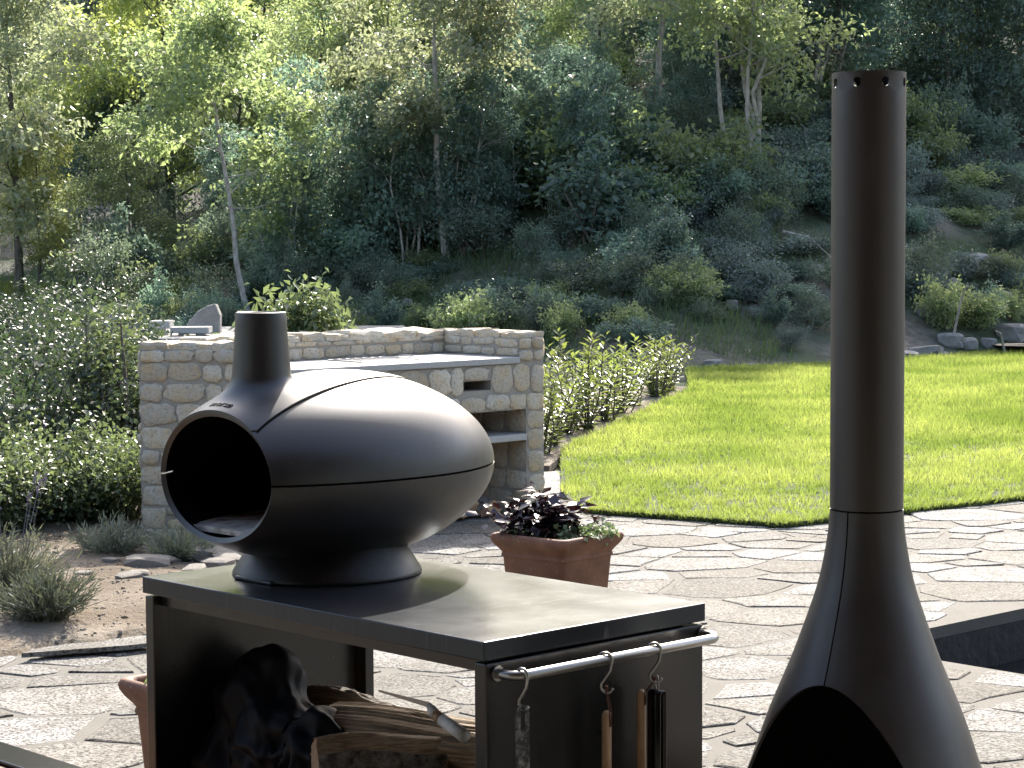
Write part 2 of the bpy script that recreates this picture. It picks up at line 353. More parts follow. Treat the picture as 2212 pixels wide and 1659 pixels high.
def smooth(a, b, x):
    t = np.clip((x - a) / (b - a), 0, 1); return t * t * (3 - 2 * t)
def sp(t, k=0.6): return (t + np.sqrt(t * t + k)) / 2
def foot(x): return np.where(x > 2, 25.7 + .78 * (np.minimum(x, 12) - 2), 25.7 + .35 * (2 - np.maximum(x, -14)))
def G(x, y):
    x = np.asarray(x, float); y = np.asarray(y, float)
    d = y - foot(x); q = x / np.maximum(y, 5)
    m = np.clip(.12 + .031 * (x + 5), .10, .48)
    w = smooth(-.20, -.10, q)
    h = m * sp(d, .3) + ((.10 * w + .12) - m) * sp(d - 9, 4) + (.35 + .65 * (1 - w)) * .20 * sp(y - 80, 30)
    bum = .10 * np.sin(x * 1.3 + 1.7 * np.sin(y * .6)) * np.sin(y * 1.1 + .8) + .05 * np.sin(x * 3.1 + y * 2.3)
    return h + bum * smooth(0.3, 4, d) - .06
def Gz(x, y): return float(G(x, y))
def inpoly(P, poly):
    x, y = P[:, 0], P[:, 1]; ins = np.zeros(len(P), bool); n = len(poly)
    for i in range(n):
        x0, y0 = poly[i][:2]; x1, y1 = poly[(i + 1) % n][:2]
        c = ((y0 > y) != (y1 > y)) & (x < (x1 - x0) * (y - y0) / (y1 - y0 + 1e-12) + x0); ins ^= c
    return ins

# --- terrain sheet, out to the horizon
xs = np.concatenate([np.linspace(-320, -40, 15), np.linspace(-36, -14, 12), np.linspace(-13, 13, 66), np.linspace(14, 36, 12), np.linspace(40, 320, 15)])
ys = np.concatenate([np.linspace(-120, -10, 12), np.linspace(-8, 14, 45), np.linspace(14.5, 48, 80), np.linspace(50, 120, 30), np.linspace(130, 600, 24)])
XX, YY = np.meshgrid(xs, ys)
ZZ = G(XX, YY)
ZZ = np.where((np.abs(XX) < 6.3) & (YY > -7.4) & (YY < 12.9), -1.2, ZZ)
nx, ny = len(xs), len(ys)
idx = np.arange(nx * ny).reshape(ny, nx)
F = np.stack([idx[:-1, :-1].ravel(), idx[:-1, 1:].ravel(), idx[1:, 1:].ravel(), idx[1:, :-1].ravel()], 1)
ground = link('ground', np_mesh('ground', np.stack([XX.ravel(), YY.ravel(), ZZ.ravel()], 1), F, True), M['hillside'])
struct(ground, 'rough earth and grass of the garden and the wooded hillside')

# --- pond basin let into the terrace
P0 = at_h(1832, 1383, 0.02); P0.z = 0
PO = [P0, P0 + DW * 3.0, P0 + DW * 3.0 - DL * 2.3, P0 - DL * 2.3]
PO2 = [(p.x, p.y) for p in PO]
def side_pts(poly, inset):
    c = sum((Vector((p[0], p[1], 0)) for p in poly), Vector()) / len(poly)
    return c
# --- terrace bed (mortar) with the basin left open
TX0, TX1, TY0, TY1 = -7.0, 7.0, -8.0, 13.7
outer = [(TX0, TY1), (TX1, TY1), (TX1, TY0), (TX0, TY0)]         # matched to far-left, far-right, near-right, near-left of the basin
inner = [PO2[0], PO2[1], PO2[2], PO2[3]]
V = [(x, y, 0) for x, y in outer] + [(x, y, 0) for x, y in inner] + [(x, y, -.05) for x, y in inner]
Fq = [(i, 4 + i, 4 + (i + 1) % 4, (i + 1) % 4) for i in range(4)] + [(4 + i, 8 + i, 8 + (i + 1) % 4, 4 + (i + 1) % 4) for i in range(4)]
terrace = link('terrace', py_mesh('terrace', V, Fq), M['mortar'])
struct(terrace, 'crazy paving terrace of pale irregular flagstones in sandy mortar')
mb = MB()
for i in range(4):
    a, b = PO[i], PO[(i + 1) % 4]; n = Vector(((b - a).y, -(b - a).x, 0)).normalized()
    cen = (PO[0] + PO[2]) / 2
    if n.dot(cen - a) > 0: n = -n                                  # outward
    mb.prism([(a.x, a.y), (b.x, b.y), ((b + n * .2).x, (b + n * .2).y), ((a + n * .2).x, (a + n * .2).y)], -.75, -.052)
mb.prism(PO2, -.80, -.755)
pw = mb.build('pond_basin', M['pond_stone']); struct(pw, 'dark stone basin sunk below the terrace edge')
e = .003
cen = (PO[0] + PO[2]) / 2
wp = [(cen + (p - cen) * (1 - e)) for p in PO]
water = link('pond_water', py_mesh('pond_water', [(p.x, p.y, -.22) for p in wp], [(3, 2, 1, 0)]), M['pond_water'])
struct(water, 'still dark water in the sunken basin')

# --- polygons of the lawn and of the soil bed
LAWN = [(.42, 12.62), (1.50, 11.92), (3.13, 13.15), (7.0, 16.2), (13, 21), (15.5, 36), (8.6, 30.9), (6.9, 29.5), (5.0, 27.9), (3.85, 26.9), (2.05, 25.6), (1.84, 22.4), (.95, 18.8), (.36, 16.2), (.30, 13.4)]
SOIL_EDGE = [(-4.6, 6.1), (-2.35, 8.0), (-1.93, 8.36), (-1.46, 8.80), (-.98, 9.35), (-.93, 10.2), (-1.12, 11.35)]
SOIL = SOIL_EDGE + [(-1.3, 11.6), (-1.6, 14.5), (-7.6, 16), (-7.6, 6.1)]
# --- flagstones
def clip(poly, p, n):                                              # keep the side where (x-p).n <= 0
    out = []
    for i in range(len(poly)):
        a, b = poly[i], poly[(i + 1) % len(poly)]
        da, db = (a - p).dot(n), (b - p).dot(n)
        if da <= 0: out.append(a)
        if (da < 0 < db) or (db < 0 < da): out.append(a + (b - a) * (da / (da - db)))
    return out
def cells():
    ang = R(24); c, s = math.cos(ang), math.sin(ang); st = 1.22
    W = lambda p: Vector((p.x * c - p.y * s * 1, p.x * s + p.y * c))
    seeds = []; r = random.Random(11)
    # dart throwing with varying radius in a stretched space
    for _ in range(12000):
        p = Vector((r.uniform(-6.3, 6.3), r.uniform(1.5, 13.7)))
        q = Vector((p.x * c + p.y * s, (-p.x * s + p.y * c) * st))
        rad = r.choice([.13, .20, .28, .36, .42, .48, .54])
        if all((q - o[1]).length > (rad + o[2]) * .5 * 1.02 for o in seeds): seeds.append((p, q, rad))
    out = []
    Q = np.array([[o[1].x, o[1].y] for o in seeds])
    for i, (p, q, rad) in enumerate(seeds):
        d = np.hypot(Q[:, 0] - q.x, Q[:, 1] - q.y); nb = np.argsort(d)[1:22]
        poly = [q + Vector(v) for v in ((-1.5, -1.5), (1.5, -1.5), (1.5, 1.5), (-1.5, 1.5))]
        for j in nb:
            o = Vector(Q[j]); n = (o - q).normalized(); rj = seeds[j][2]
            w = d[j]; t = (w * w + rad * rad * .35 - rj * rj * .35) / (2 * w)
            poly = clip(poly, q + n * min(max(t, .3 * w), .7 * w), n)
            if len(poly) < 3: break
        if len(poly) < 3: continue
        poly = [Vector(((v.x) * c - (v.y / st) * s, v.x * s + (v.y / st) * c)) for v in poly]
        out.append((p, poly))
    return out
def stone_poly(poly, r, gap):
    cen = sum(poly, Vector((0, 0))) / len(poly)
    # inset
    out = poly
    for i in range(len(poly)):
        a, b = poly[i], poly[(i + 1) % len(poly)]; e = b - a
        if e.length < 1e-4: continue
        n = Vector((e.y, -e.x)).normalized()
        if n.dot(cen - a) > 0: n = -n
        out = clip(out, a - n * gap * r.choice((.45, .6, .8, 1.1, 1.9)), n)
        if len(out) < 3: return None
    # blunt corners, roughen edges
    pts = []
    n = len(out)
    for i in range(n):
        a, b = out[i], out[(i + 1) % n]; e = b - a; L = e.length
        if L < .012: pts.append((a + b) / 2); continue
        k = min(.014, L * .2) * r.uniform(.2, 1.2); nn = Vector((-e.y, e.x)).normalized()
        m = max(1, int(L / .11)); ts = [k / L] + [(j + r.uniform(-.25, .25)) / m for j in range(1, m)] + [1 - k / L]
        for t in ts: pts.append(a + e * t + nn * r.uniform(-.009, .009))
    return pts
def pond_sd(p):
    best, bi = -1e9, 0
    for i in range(4):
        a, b = PO[i], PO[(i + 1) % 4]; n = Vector(((b - a).y, -(b - a).x)).normalized()
        cen2 = Vector(((PO[0] + PO[2]) / 2)[:2])
        if n.dot(cen2 - Vector(a[:2])) > 0: n = -n
        d = (p - Vector(a[:2])).dot(n)
        if d > best: best, bi, bn, ba = d, i, n, Vector(a[:2])
    return best, bn, ba
ALL = cells(); r = random.Random(5)
Pc = np.array([[p.x, p.y] for p, _ in ALL]); cov = inpoly(Pc, LAWN) | inpoly(Pc, SOIL)
near, rest = [], MB()
for k, (p, poly) in enumerate(ALL):
    d, n, a = pond_sd(p)
    if d < .03: continue
    if d < .9: poly = clip(poly, a + n * (-.02), -n)
    if len(poly) < 3: continue
    sp_ = stone_poly(poly, r, .021)
    if not sp_ or len(sp_) < 3: continue
    c = sum(sp_, Vector((0, 0))) / len(sp_)
    if cov[k]:
        pl = np.array([[q.x, q.y] for q in sp_])
        if (inpoly(pl, LAWN) | inpoly(pl, SOIL)).all(): continue
    top = .0038 + r.uniform(-.0015, .003); tx, ty = r.uniform(-.010, .010), r.uniform(-.010, .010)
    m = len(sp_)
    z = lambda q: top + (q.x - c.x) * tx + (q.y - c.y) * ty
    V = [(q.x - c.x, q.y - c.y, -.022) for q in sp_] + [(q.x - c.x, q.y - c.y, z(q) - .0025) for q in sp_]
    V += [((q.x - c.x) * .975, (q.y - c.y) * .975, z(q) + r.uniform(-.0015, .0015)) for q in sp_]
    Fs = [(i, (i + 1) % m, m + (i + 1) % m, m + i) for i in range(m)] + [(m + i, m + (i + 1) % m, 2 * m + (i + 1) % m, 2 * m + i) for i in range(m)] + [tuple(range(2 * m, 3 * m))]
    vis = abs(c.x) < .237 * c.y + .35 and c.y > 6.2
    if vis: near.append((c, V, Fs))
    else: rest.add([(v[0] + c.x, v[1] + c.y, v[2]) for v in V], Fs)
near.sort(key=lambda t: t[0].y)
for i, (c, V, Fs) in enumerate(near):
    if i < 300: link('flagstone', py_mesh('flagstone', V, Fs), M['flagstone'], terrace, loc=(c.x, c.y, 0))
    else: rest.add([(v[0] + c.x, v[1] + c.y, v[2]) for v in V], Fs)
o = rest.build('flagstones_beyond', M['flagstone'], terrace); o['kind'] = 'stuff'
print('flagstones', len(near))

# --- soil bed
sx = np.arange(-7.5, -.85, .05); sy = np.arange(6.1, 15.6, .05)
SX, SY = np.meshgrid(sx, sy); Pg = np.stack([SX.ravel(), SY.ravel()], 1)
edge_d = np.full(len(Pg), 9.0)
for i in range(len(SOIL_EDGE) - 1):
    a = np.array(SOIL_EDGE[i]); b = np.array(SOIL_EDGE[i + 1]); ab = b - a
    t = np.clip(((Pg - a) @ ab) / (ab @ ab), 0, 1); edge_d = np.minimum(edge_d, np.hypot(*(Pg - a - t[:, None] * ab).T))
inside = inpoly(Pg, SOIL)
jit = .05 * np.sin(Pg[:, 0] * 9 + np.sin(Pg[:, 1] * 7) * 2) + .03 * np.sin(Pg[:, 1] * 17 + Pg[:, 0] * 11)
hz = np.array([noise.fractal(Vector((x * 5, y * 5, 3.1)), 1.0, 2.1, 4) for x, y in Pg])
ed = np.where(inside, edge_d, -edge_d) + jit
SZ = np.where(ed > 0, .022 + .05 * smooth(0, .5, ed) + .016 * hz, -.03)
ii = np.arange(len(Pg)).reshape(SX.shape)
Fs = np.stack([ii[:-1, :-1].ravel(), ii[:-1, 1:].ravel(), ii[1:, 1:].ravel(), ii[1:, :-1].ravel()], 1)
keep = (ed[Fs] > -.12).all(1)
soil = link('soil_bed', np_mesh('soil_bed', np.stack([Pg[:, 0], Pg[:, 1], SZ], 1), Fs[keep], True), M['soil'])
struct(soil, 'dry stony planting bed beside the barbecue wall')
def soil_z(x, y):
    i_ = min(max(int(round((x + 7.5) / .05)), 0), len(sx) - 1); j_ = min(max(int(round((y - 6.1) / .05)), 0), len(sy) - 1)
    return float(SZ.reshape(SX.shape)[j_, i_])
# --- lawn
mb = MB(); mb.prism(LAWN, -.05, .03)
lawn = mb.build('lawn', M['lawn_soil']); struct(lawn, 'mown lawn')
def blades(P, z, L, Wd, rng, lean=.5):
    n = len(P); a = rng.uniform(0, 2 * np.pi, n); ln = rng.uniform(.1, lean, n); b = rng.uniform(0, 2 * np.pi, n)
    S = np.stack([np.cos(a), np.sin(a), np.zeros(n)], 1) * (Wd / 2)[:, None]
    B = np.stack([P[:, 0], P[:, 1], z], 1)
    T = B + np.stack([np.cos(b) * ln * L, np.sin(b) * ln * L, L * np.sqrt(1 - .5 * ln ** 2)], 1)
    V = np.empty((n, 3, 3)); V[:, 0] = B - S; V[:, 1] = B + S; V[:, 2] = T
    return V.reshape(-1, 3), np.arange(n * 3).reshape(n, 3)
N0 = 62000                                                          # tufts, each of several blades
P = np.stack([rng.uniform(0, 8.6, N0), rng.uniform(11.8, 31, N0)], 1)
okp = inpoly(P, LAWN) & (np.abs(P[:, 0]) < .24 * P[:, 1] + .6)
P = P[okp]; scn = np.clip((P[:, 1] - 9) / 6, 1, 2.4)
patch = np.array([noise.fractal(Vector((x * .9, y * .6, 4.2)), 1.0, 2.0, 4) for x, y in P])
nb = 11; ht = rng.uniform(.6, 1.25, len(P)) * (1 + .35 * patch)
Pb = np.repeat(P, nb, 0) + rng.normal(0, 1, (len(P) * nb, 2)) * (.022 * np.repeat(scn, nb))[:, None]
k2 = inpoly(Pb, LAWN); Pb = Pb[k2]; hb_ = np.repeat(ht, nb)[k2]; sb_ = np.repeat(scn, nb)[k2]
Lb = rng.uniform(.030, .062, len(Pb)) * hb_ * np.sqrt(sb_); Wb = rng.uniform(.0035, .0075, len(Pb)) * sb_
V, Fb = blades(Pb, np.full(len(Pb), .028), Lb, Wb, rng, .95)
eV, eF = [], []                                                     # ragged fringe along the paving
for (a_, b_) in zip(LAWN[:3], LAWN[1:4]):
    ln_ = math.hypot(b_[0] - a_[0], b_[1] - a_[1]); m_ = int(ln_ * 1500); t_ = rng.random(m_)
    Pe = np.stack([a_[0] + (b_[0] - a_[0]) * t_, a_[1] + (b_[1] - a_[1]) * t_], 1) + rng.normal(0, .012, (m_, 2)) + np.array([0, .012])
    v_, f_ = blades(Pe, rng.uniform(.005, .03, m_), rng.uniform(.02, .06, m_), rng.uniform(.003, .006, m_), rng, 1.15); eV.append(v_); eF.append(f_)
nV = len(V); Vs = [V]; Fs_ = [Fb]
for v_, f_ in zip(eV, eF): Vs.append(v_); Fs_.append(f_ + nV); nV += len(v_)
V = np.concatenate(Vs); Fb = np.concatenate(Fs_)
grass = link('lawn_grass', np_mesh('lawn_grass', V, Fb), M['grass']); struct(grass, 'short bright green grass of the mown lawn', 'stuff'); grass['category'] = 'grass'
print('grass', len(P))

# ================================================================== STONE BARBECUE
A = at_h(308, 1175, 0); B = at_y(592, 900, 11.33); B.z = 0; C = at_h(1173, 717, 1.062); C.z = 0
fu = (C - B); LF = fu.length; fu.normalize(); fn = Vector((fu.y, -fu.x, 0)); fd = -fn
bb = empty('stone_barbecue', B); tag(bb, 'rough stone outdoor barbecue with pale counter, niches and raised back wall', 'barbecue')
def uat(px):                                                       # where a pixel column crosses the front plane
    x, y, _ = ray(px, 900); d = Vector((x, y, 0)); den = d.x * fn.x + d.y * fn.y
    t = (B.x * fn.x + B.y * fn.y) / den; return (d * t - B).dot(fu)
L2 = lambda u, d: (B + fu * u + fd * d)
xy = lambda v: (v.x - B.x, v.y - B.y)
HB, HC, HT = .885, .925, 1.035
E_ = B + fd * .9; E_ = E_ + fu * ((A.x - E_.x) / fu.x)
U0, U1, UR = .62, uat(1136), LF - .20
s0, s1 = uat(1001), uat(1060)
def rect(u0, u1, d0, d1): return [xy(L2(u0, d0)), xy(L2(u1, d0)), xy(L2(u1, d1)), xy(L2(u0, d1))]
mb = MB()
mb.prism([xy(A), xy(B), xy(L2(U0, 0)), xy(L2(U0, .9)), xy(E_)], -.05, HB)
mb.prism(rect(U0, U1, .5, .9), -.05, HB); mb.prism(rect(U1, LF, 0, .9), -.05, HB)
mb.prism(rect(U0, U1, 0, .5), .80, HB); mb.prism(rect(U0, U1, 0, .5), .62, .745)
mb.prism(rect(U0, s0, 0, .5), .745, .80); mb.prism(rect(s1, U1, 0, .5), .745, .80); mb.prism(rect(s0, s1, .22, .5), .745, .80)
mb.prism([xy(A), xy(B), xy(L2(.10, 0)), xy(L2(.10, .9)), xy(E_)], HB, HT)
mb.prism(rect(.10, UR, .645, .9), HB, HT); mb.prism(rect(UR, LF, 0, .9), HB, HT)
mb.build('mortar_core', M['wall_mortar'], bb)
o = MB().prism([xy(L2(.103, 0) + fn * .02), xy(L2(UR - .003, 0) + fn * .02), xy(L2(UR - .003, .642)), xy(L2(.103, .642))], HB + .003, HC).build('counter_slab', M['slab'], bb); bevel(o, .006)
o = MB().prism([xy(L2(U0, 0) + fn * .012), xy(L2(U1 - .002, 0) + fn * .012), xy(L2(U1 - .002, .498)), xy(L2(U0, .498))], .44, .478).build('shelf_slab', M['slab'], bb); bevel(o, .005)
# stone shapes, shared
def stone_shape(seed):
    r = random.Random(seed); n = 5
    V, idx = [], {}
    for j in range(n):
        for i in range(n):
            x, z = i / (n - 1) - .5, j / (n - 1) - .5
            edge = i in (0, n - 1) or j in (0, n - 1); corner = i in (0, n - 1) and j in (0, n - 1)
            k = .86 if corner else 1.0
            y = -.45 + r.uniform(-.08, .08) if edge else -1.0 + r.uniform(-.18, .18)
            if corner: y = -.25
            jx = r.uniform(-.06, .06); jz = r.uniform(-.06, .06)
            idx[i, j] = len(V); V.append((x * k + jx, y, z * k + jz))
    F = [(idx[i, j], idx[i + 1, j], idx[i + 1, j + 1], idx[i, j + 1]) for j in range(n - 1) for i in range(n - 1)]
    ring = [(i, 0) for i in range(n)] + [(n - 1, j) for j in range(1, n)] + [(i, n - 1) for i in range(n - 2, -1, -1)] + [(0, j) for j in range(n - 2, 0, -1)]
    b0 = len(V)
    for (i, j) in ring: v = V[idx[i, j]]; V.append((v[0], .5, v[2]))
    m = len(ring)
    F += [(idx[ring[k]], b0 + k, b0 + (k + 1) % m, idx[ring[(k + 1) % m]]) for k in range(m)]
    return py_mesh('stone', V, F, True)
SHP = [stone_shape(s) for s in range(14)]
for me in SHP: me.materials.append(M['wall_stone'])
rs = random.Random(21); NST = [0]
def lay(origin, d, L, h0, h1, holes=(), ch=(.075, .135), cw=(.065, .20), depth=.034, gap=.012):
    rz = math.atan2(d.y, d.x); z = h0; rows = []
    while z < h1 - .02:
        c = rs.uniform(*ch)
        if h1 - (z + c) < ch[0] * .7: c = h1 - z
        rows.append((z, min(c, h1 - z))); z += c
    for (z, c) in rows:
        u = 0
        while u < L - .015:
            w = rs.uniform(*cw) * (1.25 if rs.random() < .12 else 1)
            if L - (u + w) < cw[0] * .75: w = L - u
            bits = [(z, c)]
            if c > .1 and w < .12 and rs.random() < .35: k = rs.uniform(.35, .62); bits = [(z, c * k), (z + c * k, c * (1 - k))]
            for (zz, cc) in bits:
                a, b = u, u + w
                segs = [(a, b, zz, zz + cc)]
                for (ha, hb, hz0, hz1) in holes:                  # trim stones at openings
                    new = []
                    for (a, b, z0, z1) in segs:
                        if b <= ha or a >= hb or z1 <= hz0 or z0 >= hz1: new.append((a, b, z0, z1)); continue
                        if a < ha - .03: new.append((a, ha, z0, z1))
                        if b > hb + .03: new.append((hb, b, z0, z1))
                        ma, mbb = max(a, ha), min(b, hb)
                        if z1 > hz1 + .03: new.append((ma, mbb, hz1, z1))
                        if z0 < hz0 - .03: new.append((ma, mbb, z0, hz0))
                    segs = new
                for (a, b, z0, z1) in segs:
                    if b - a < .03 or z1 - z0 < .025: continue
                    p = origin + d * ((a + b) / 2); me = rs.choice(SHP)
                    fl = rs.choice((1, -1)); g = gap * rs.uniform(.7, 1.4)
                    link('stone', me, None, bb, loc=(p.x - B.x, p.y - B.y, (z0 + z1) / 2 + rs.uniform(-.004, .004)), rot=(0, rs.uniform(-.05, .05), rz),
                         scale=(fl * (b - a - g), depth * rs.uniform(.35, .8), (z1 - z0 - g)))
                    NST[0] += 1
            u += w
lay(A, (B - A).normalized(), (B - A).length, 0, HT)
lay(B, fu, LF, 0, HB, holes=[(U0, U1, -.1, .62), (s0, s1, .745, .80)], ch=(.09, .14), cw=(.11, .25))
lay(L2(UR, 0), fu, LF - UR, HC - .03, HT, cw=(.08, .12), ch=(.06, .09))
lay(L2(.1, .645), fu, UR - .1, HC, HT, ch=(.045, .075), cw=(.09, .19), depth=.02)
lay(L2(UR, .645), fn, .645, HC, HT, ch=(.05, .07), cw=(.1, .18), depth=.02)
lay(L2(U0, .5), fu, U1 - U0, 0, .44, ch=(.1, .16), cw=(.13, .25)); lay(L2(U0, .5), fu, U1 - U0, .478, .62, ch=(.12, .15), cw=(.12, .25))
lay(L2(U1, .5), fn, .5, 0, .44, ch=(.1, .15), cw=(.12, .2), depth=.02); lay(L2(U1, .5), fn, .5, .478, .62, ch=(.12, .15), cw=(.12, .2), depth=.02)
lay(E_, (A - E_).normalized(), (A - E_).length, 0, HT, ch=(.11, .15), cw=(.14, .25))
lay(C, fd, .9, 0, HT, ch=(.12, .16), cw=(.16, .28))
print('wall stones', NST[0])
# coping of rough flat stones
def cop_shape(seed):
    r = random.Random(seed); n = 7; V = []; ring = []
    pts = [(-.5, -.5), (-.17, -.53), (.17, -.48), (.5, -.5), (.52, 0), (.5, .5), (.15, .53), (-.18, .49), (-.5, .5), (-.53, .02)]
    for z, k in ((-.5, 1), (.2, 1.0), (.5, .92)):
        for (x, y) in pts: V.append((x * k + r.uniform(-.03, .03), y * k + r.uniform(-.03, .03), z + (r.uniform(-.25, .25) if z > 0 else 0)))
    m = len(pts); F = [(l * m + i, l * m + (i + 1) % m, (l + 1) * m + (i + 1) % m, (l + 1) * m + i) for l in range(2) for i in range(m)] + [tuple(range(2 * m, 3 * m)), tuple(range(m - 1, -1, -1))]
    return py_mesh('coping_stone', V, F)
CSH = [cop_shape(s) for s in range(8)]
for me in CSH: me.materials.append(M['wall_stone'])
def cope(origin, d, L, nrm, wid, zz):
    u = 0; rz = math.atan2(d.y, d.x)
    while u < L - .02:
        w = rs.uniform(.12, .26)
        if L - u - w < .1: w = L - u
        p = origin + d * (u + w / 2) + nrm * (wid / 2)
        link('coping_stone', rs.choice(CSH), None, bb, loc=(p.x - B.x, p.y - B.y, zz + .016), rot=(rs.uniform(-.03, .03), rs.uniform(-.04, .04), rz), scale=(w - .008, wid, .034 * rs.uniform(.8, 1.3)))
        u += w
dAB = (B - A).normalized()
cope(A, dAB, (B - A).length, Vector((-dAB.y, dAB.x, 0)), .24, HT - .003)
cope(L2(.02, .64), fu, LF - .2 - .02, fd, .27, HT - .003)
cope(L2(UR, .0), fd, .92, fu, .21, HT - .003)
# wire grate lying on the counter
gr = empty('grill_grate', L2(.93, .33) + Vector((0, 0, HC))); gr.rotation_euler = (0, 0, math.atan2(fu.y, fu.x)); tag(gr, 'thin wire grill grate lying on the barbecue counter', 'grate')
MB().tube([(-.2, -.16, .006), (.22, -.16, .006), (.22, .14, .006), (-.2, .14, .006), (-.2, -.16, .006)], .004, 6).build('frame', M['dull_steel'], gr)
for k in range(7): MB().tube([(-.2 + .06 * (k + 1) - .03, -.16, .011), (-.2 + .06 * (k + 1) - .03, .14, .011)], .0022, 5).build('rod', M['dull_steel'], gr)
MB().tube([(.22, -.05, .006), (.27, -.05, .022), (.27, .05, .022), (.22, .05, .006)], .0035, 6).build('handle', M['dull_steel'], gr)

# ================================================================== VEGETATION LIBRARY
def nrm(a): return a / np.maximum(np.linalg.norm(a, axis=1, keepdims=True), 1e-9)
def leaf_vf(P, D, N, L, W, fold=.22, droop=.10):
    D = nrm(D); S = nrm(np.cross(D, N)); N = np.cross(S, D); L = L[:, None]; W = W[:, None]
    n = len(P); V = np.empty((n, 4, 3))
    V[:, 0] = P; V[:, 1] = P + D * L * .45 + S * W * .5 + N * W * fold; V[:, 2] = P + D * L - N * L * droop; V[:, 3] = P + D * L * .45 - S * W * .5 + N * W * fold
    b = np.arange(n)[:, None] * 4
    return V.reshape(-1, 3), np.concatenate([b + [0, 1, 2], b + [0, 2, 3]], 0)
def cat(parts):
    Vs, Fs, n = [], [], 0
    for V, F in parts: Vs.append(np.asarray(V)); Fs.append(np.asarray(F) + n); n += len(V)
    return np.concatenate(Vs), np.concatenate(Fs)
def foliage(C, Dir, n_per, spread, L, rng, up=.7, ratio=.55, flat=.6):
    n = len(C) * n_per
    c = np.repeat(C, n_per, 0); d = np.repeat(Dir, n_per, 0)
    off = rng.normal(0, 1, (n, 3)) * spread; off[:, 2] *= flat
    P = c + off + d * rng.uniform(-.5, 1, (n, 1)) * spread
    D = d * .6 + rng.normal(0, .7, (n, 3)); D[:, 2] -= .25
    N = rng.normal(0, .6, (n, 3)); N[:, 2] += up
    l = L * rng.uniform(.65, 1.3, n)
    return leaf_vf(P, D, N, l, l * ratio * rng.uniform(.8, 1.15, n))
def quad2tri(F): 
    out = []
    for f in F:
        for k in range(1, len(f) - 1): out.append((f[0], f[k], f[k + 1]))
    return out
def tree_variant(seed, H=6.0, rx=1.7, cb=.35, leafL=.09, n_leaves=11000, stems=1, trunk_r=.07, lean=(0, 0), shape='oval', matl='leaf_green', bark='bark', limbs=16, wander=.12):
    rng = np.random.default_rng(seed); tparts = []; ends = []
    for s in range(stems):
        az = rng.uniform(0, 6.28); ox, oy = (0, 0) if stems == 1 else (math.cos(az) * .25 * rng.random(), math.sin(az) * .25 * rng.random())
        spd = 0 if stems == 1 else rng.uniform(.1, .28)
        n = 9; P = []
        wx, wy = np.cumsum(rng.normal(0, wander, n)) * .5, np.cumsum(rng.normal(0, wander, n)) * .5
        hs = H * (1 if stems == 1 else rng.uniform(.7, 1.0))
        for i in range(n):
            t = i / (n - 1)
            P.append((ox + wx[i] - wx[0] + lean[0] * H * t + math.cos(az) * spd * hs * t, oy + wy[i] - wy[0] + lean[1] * H * t + math.sin(az) * spd * hs * t, -.25 + (hs * .93 + .25) * t))
        r0 = trunk_r / (1 if stems == 1 else 1.5)
        V, F = tube_vf(P, [r0 * (1.25 if i == 0 else 1) * (1 - .85 * i / (n - 1)) + .006 for i in range(n)], 7, False); tparts.append((V, quad2tri(F)))
        nl = limbs if stems == 1 else max(5, limbs // 2)
        for k in range(nl):
            t = cb + (1 - cb) * ((k + rng.random()) / nl) ** .9
            j = min(int(t * (n - 1)), n - 2); f = t * (n - 1) - j
            p = Vector(P[j]).lerp(Vector(P[j + 1]), f); tc = (t - cb) / (1 - cb)
            prof = {'oval': math.sin(math.pi * min(1, .18 + .8 * tc)) ** .7, 'cone': 1.05 - .85 * tc, 'round': math.sqrt(max(.05, 1 - (1.7 * tc - .75) ** 2)), 'column': .75 - .3 * tc}[shape]
            ln = rx * prof * rng.uniform(.7, 1.15) + .15; a = rng.uniform(0, 6.28); el = rng.uniform(.1, .75) + .35 * tc
            dv = Vector((math.cos(a) * math.cos(el), math.sin(a) * math.cos(el), math.sin(el)))
            q = [p]
            for i in range(1, 4): q.append(p + dv * ln * i / 3 + Vector(rng.normal(0, .06 * ln, 3)) + Vector((0, 0, -.10 * ln * (i / 3) ** 2)))
            rr = trunk_r * .34 * (1 - .5 * t)
            V, F = tube_vf(q, [rr, rr * .7, rr * .45, rr * .2], 5, False); tparts.append((V, quad2tri(F)))
            for i in range(2 + int(ln * 3.2)):
                f2 = rng.uniform(.35, 1.05); base = Vector(q[min(2, int(f2 * 3))]).lerp(Vector(q[min(3, int(f2 * 3) + 1)]), (f2 * 3) % 1)
                sd = dv * .5 + Vector(rng.normal(0, .75, 3)) + Vector((0, 0, .12)); sl = rng.uniform(.12, .5) * (.6 + .5 * ln)
                e = base + sd.normalized() * sl
                V, F = tube_vf([base, e], [rr * .3, rr * .1], 3, False); tparts.append((V, quad2tri(F)))
                ends.append((e, sd.normalized()))
        ends.append((Vector(P[-1]), Vector((0, 0, 1)))); ends.append((Vector(P[-1]) + Vector((0, 0, .15)), Vector((0, 0, 1))))
    Cn = np.array([e[0] for e in ends]); Dn = np.array([e[1] for e in ends])
    npn = max(6, n_leaves // len(Cn))
    V, F = foliage(Cn, Dn, npn, .19 * (rx / 1.6) ** .5, leafL, rng)
    Vt, Ft = cat(tparts)
    tm = np_mesh('trunk', Vt, Ft, True); tm.materials.append(M[bark]); cm = np_mesh('crown', V, F); cm.materials.append(M[matl])
    return tm, cm
def put_tree(var, x, y, rz, sc, name, label, cat_, group=None, z=None, szz=1.0):
    t = empty(name, (x, y, Gz(x, y) if z is None else z), rz); t.scale = (sc, sc, sc * szz)
    tag(t, label, cat_, group)
    link('trunk', var[0], None, t); link('crown', var[1], None, t)
    return t
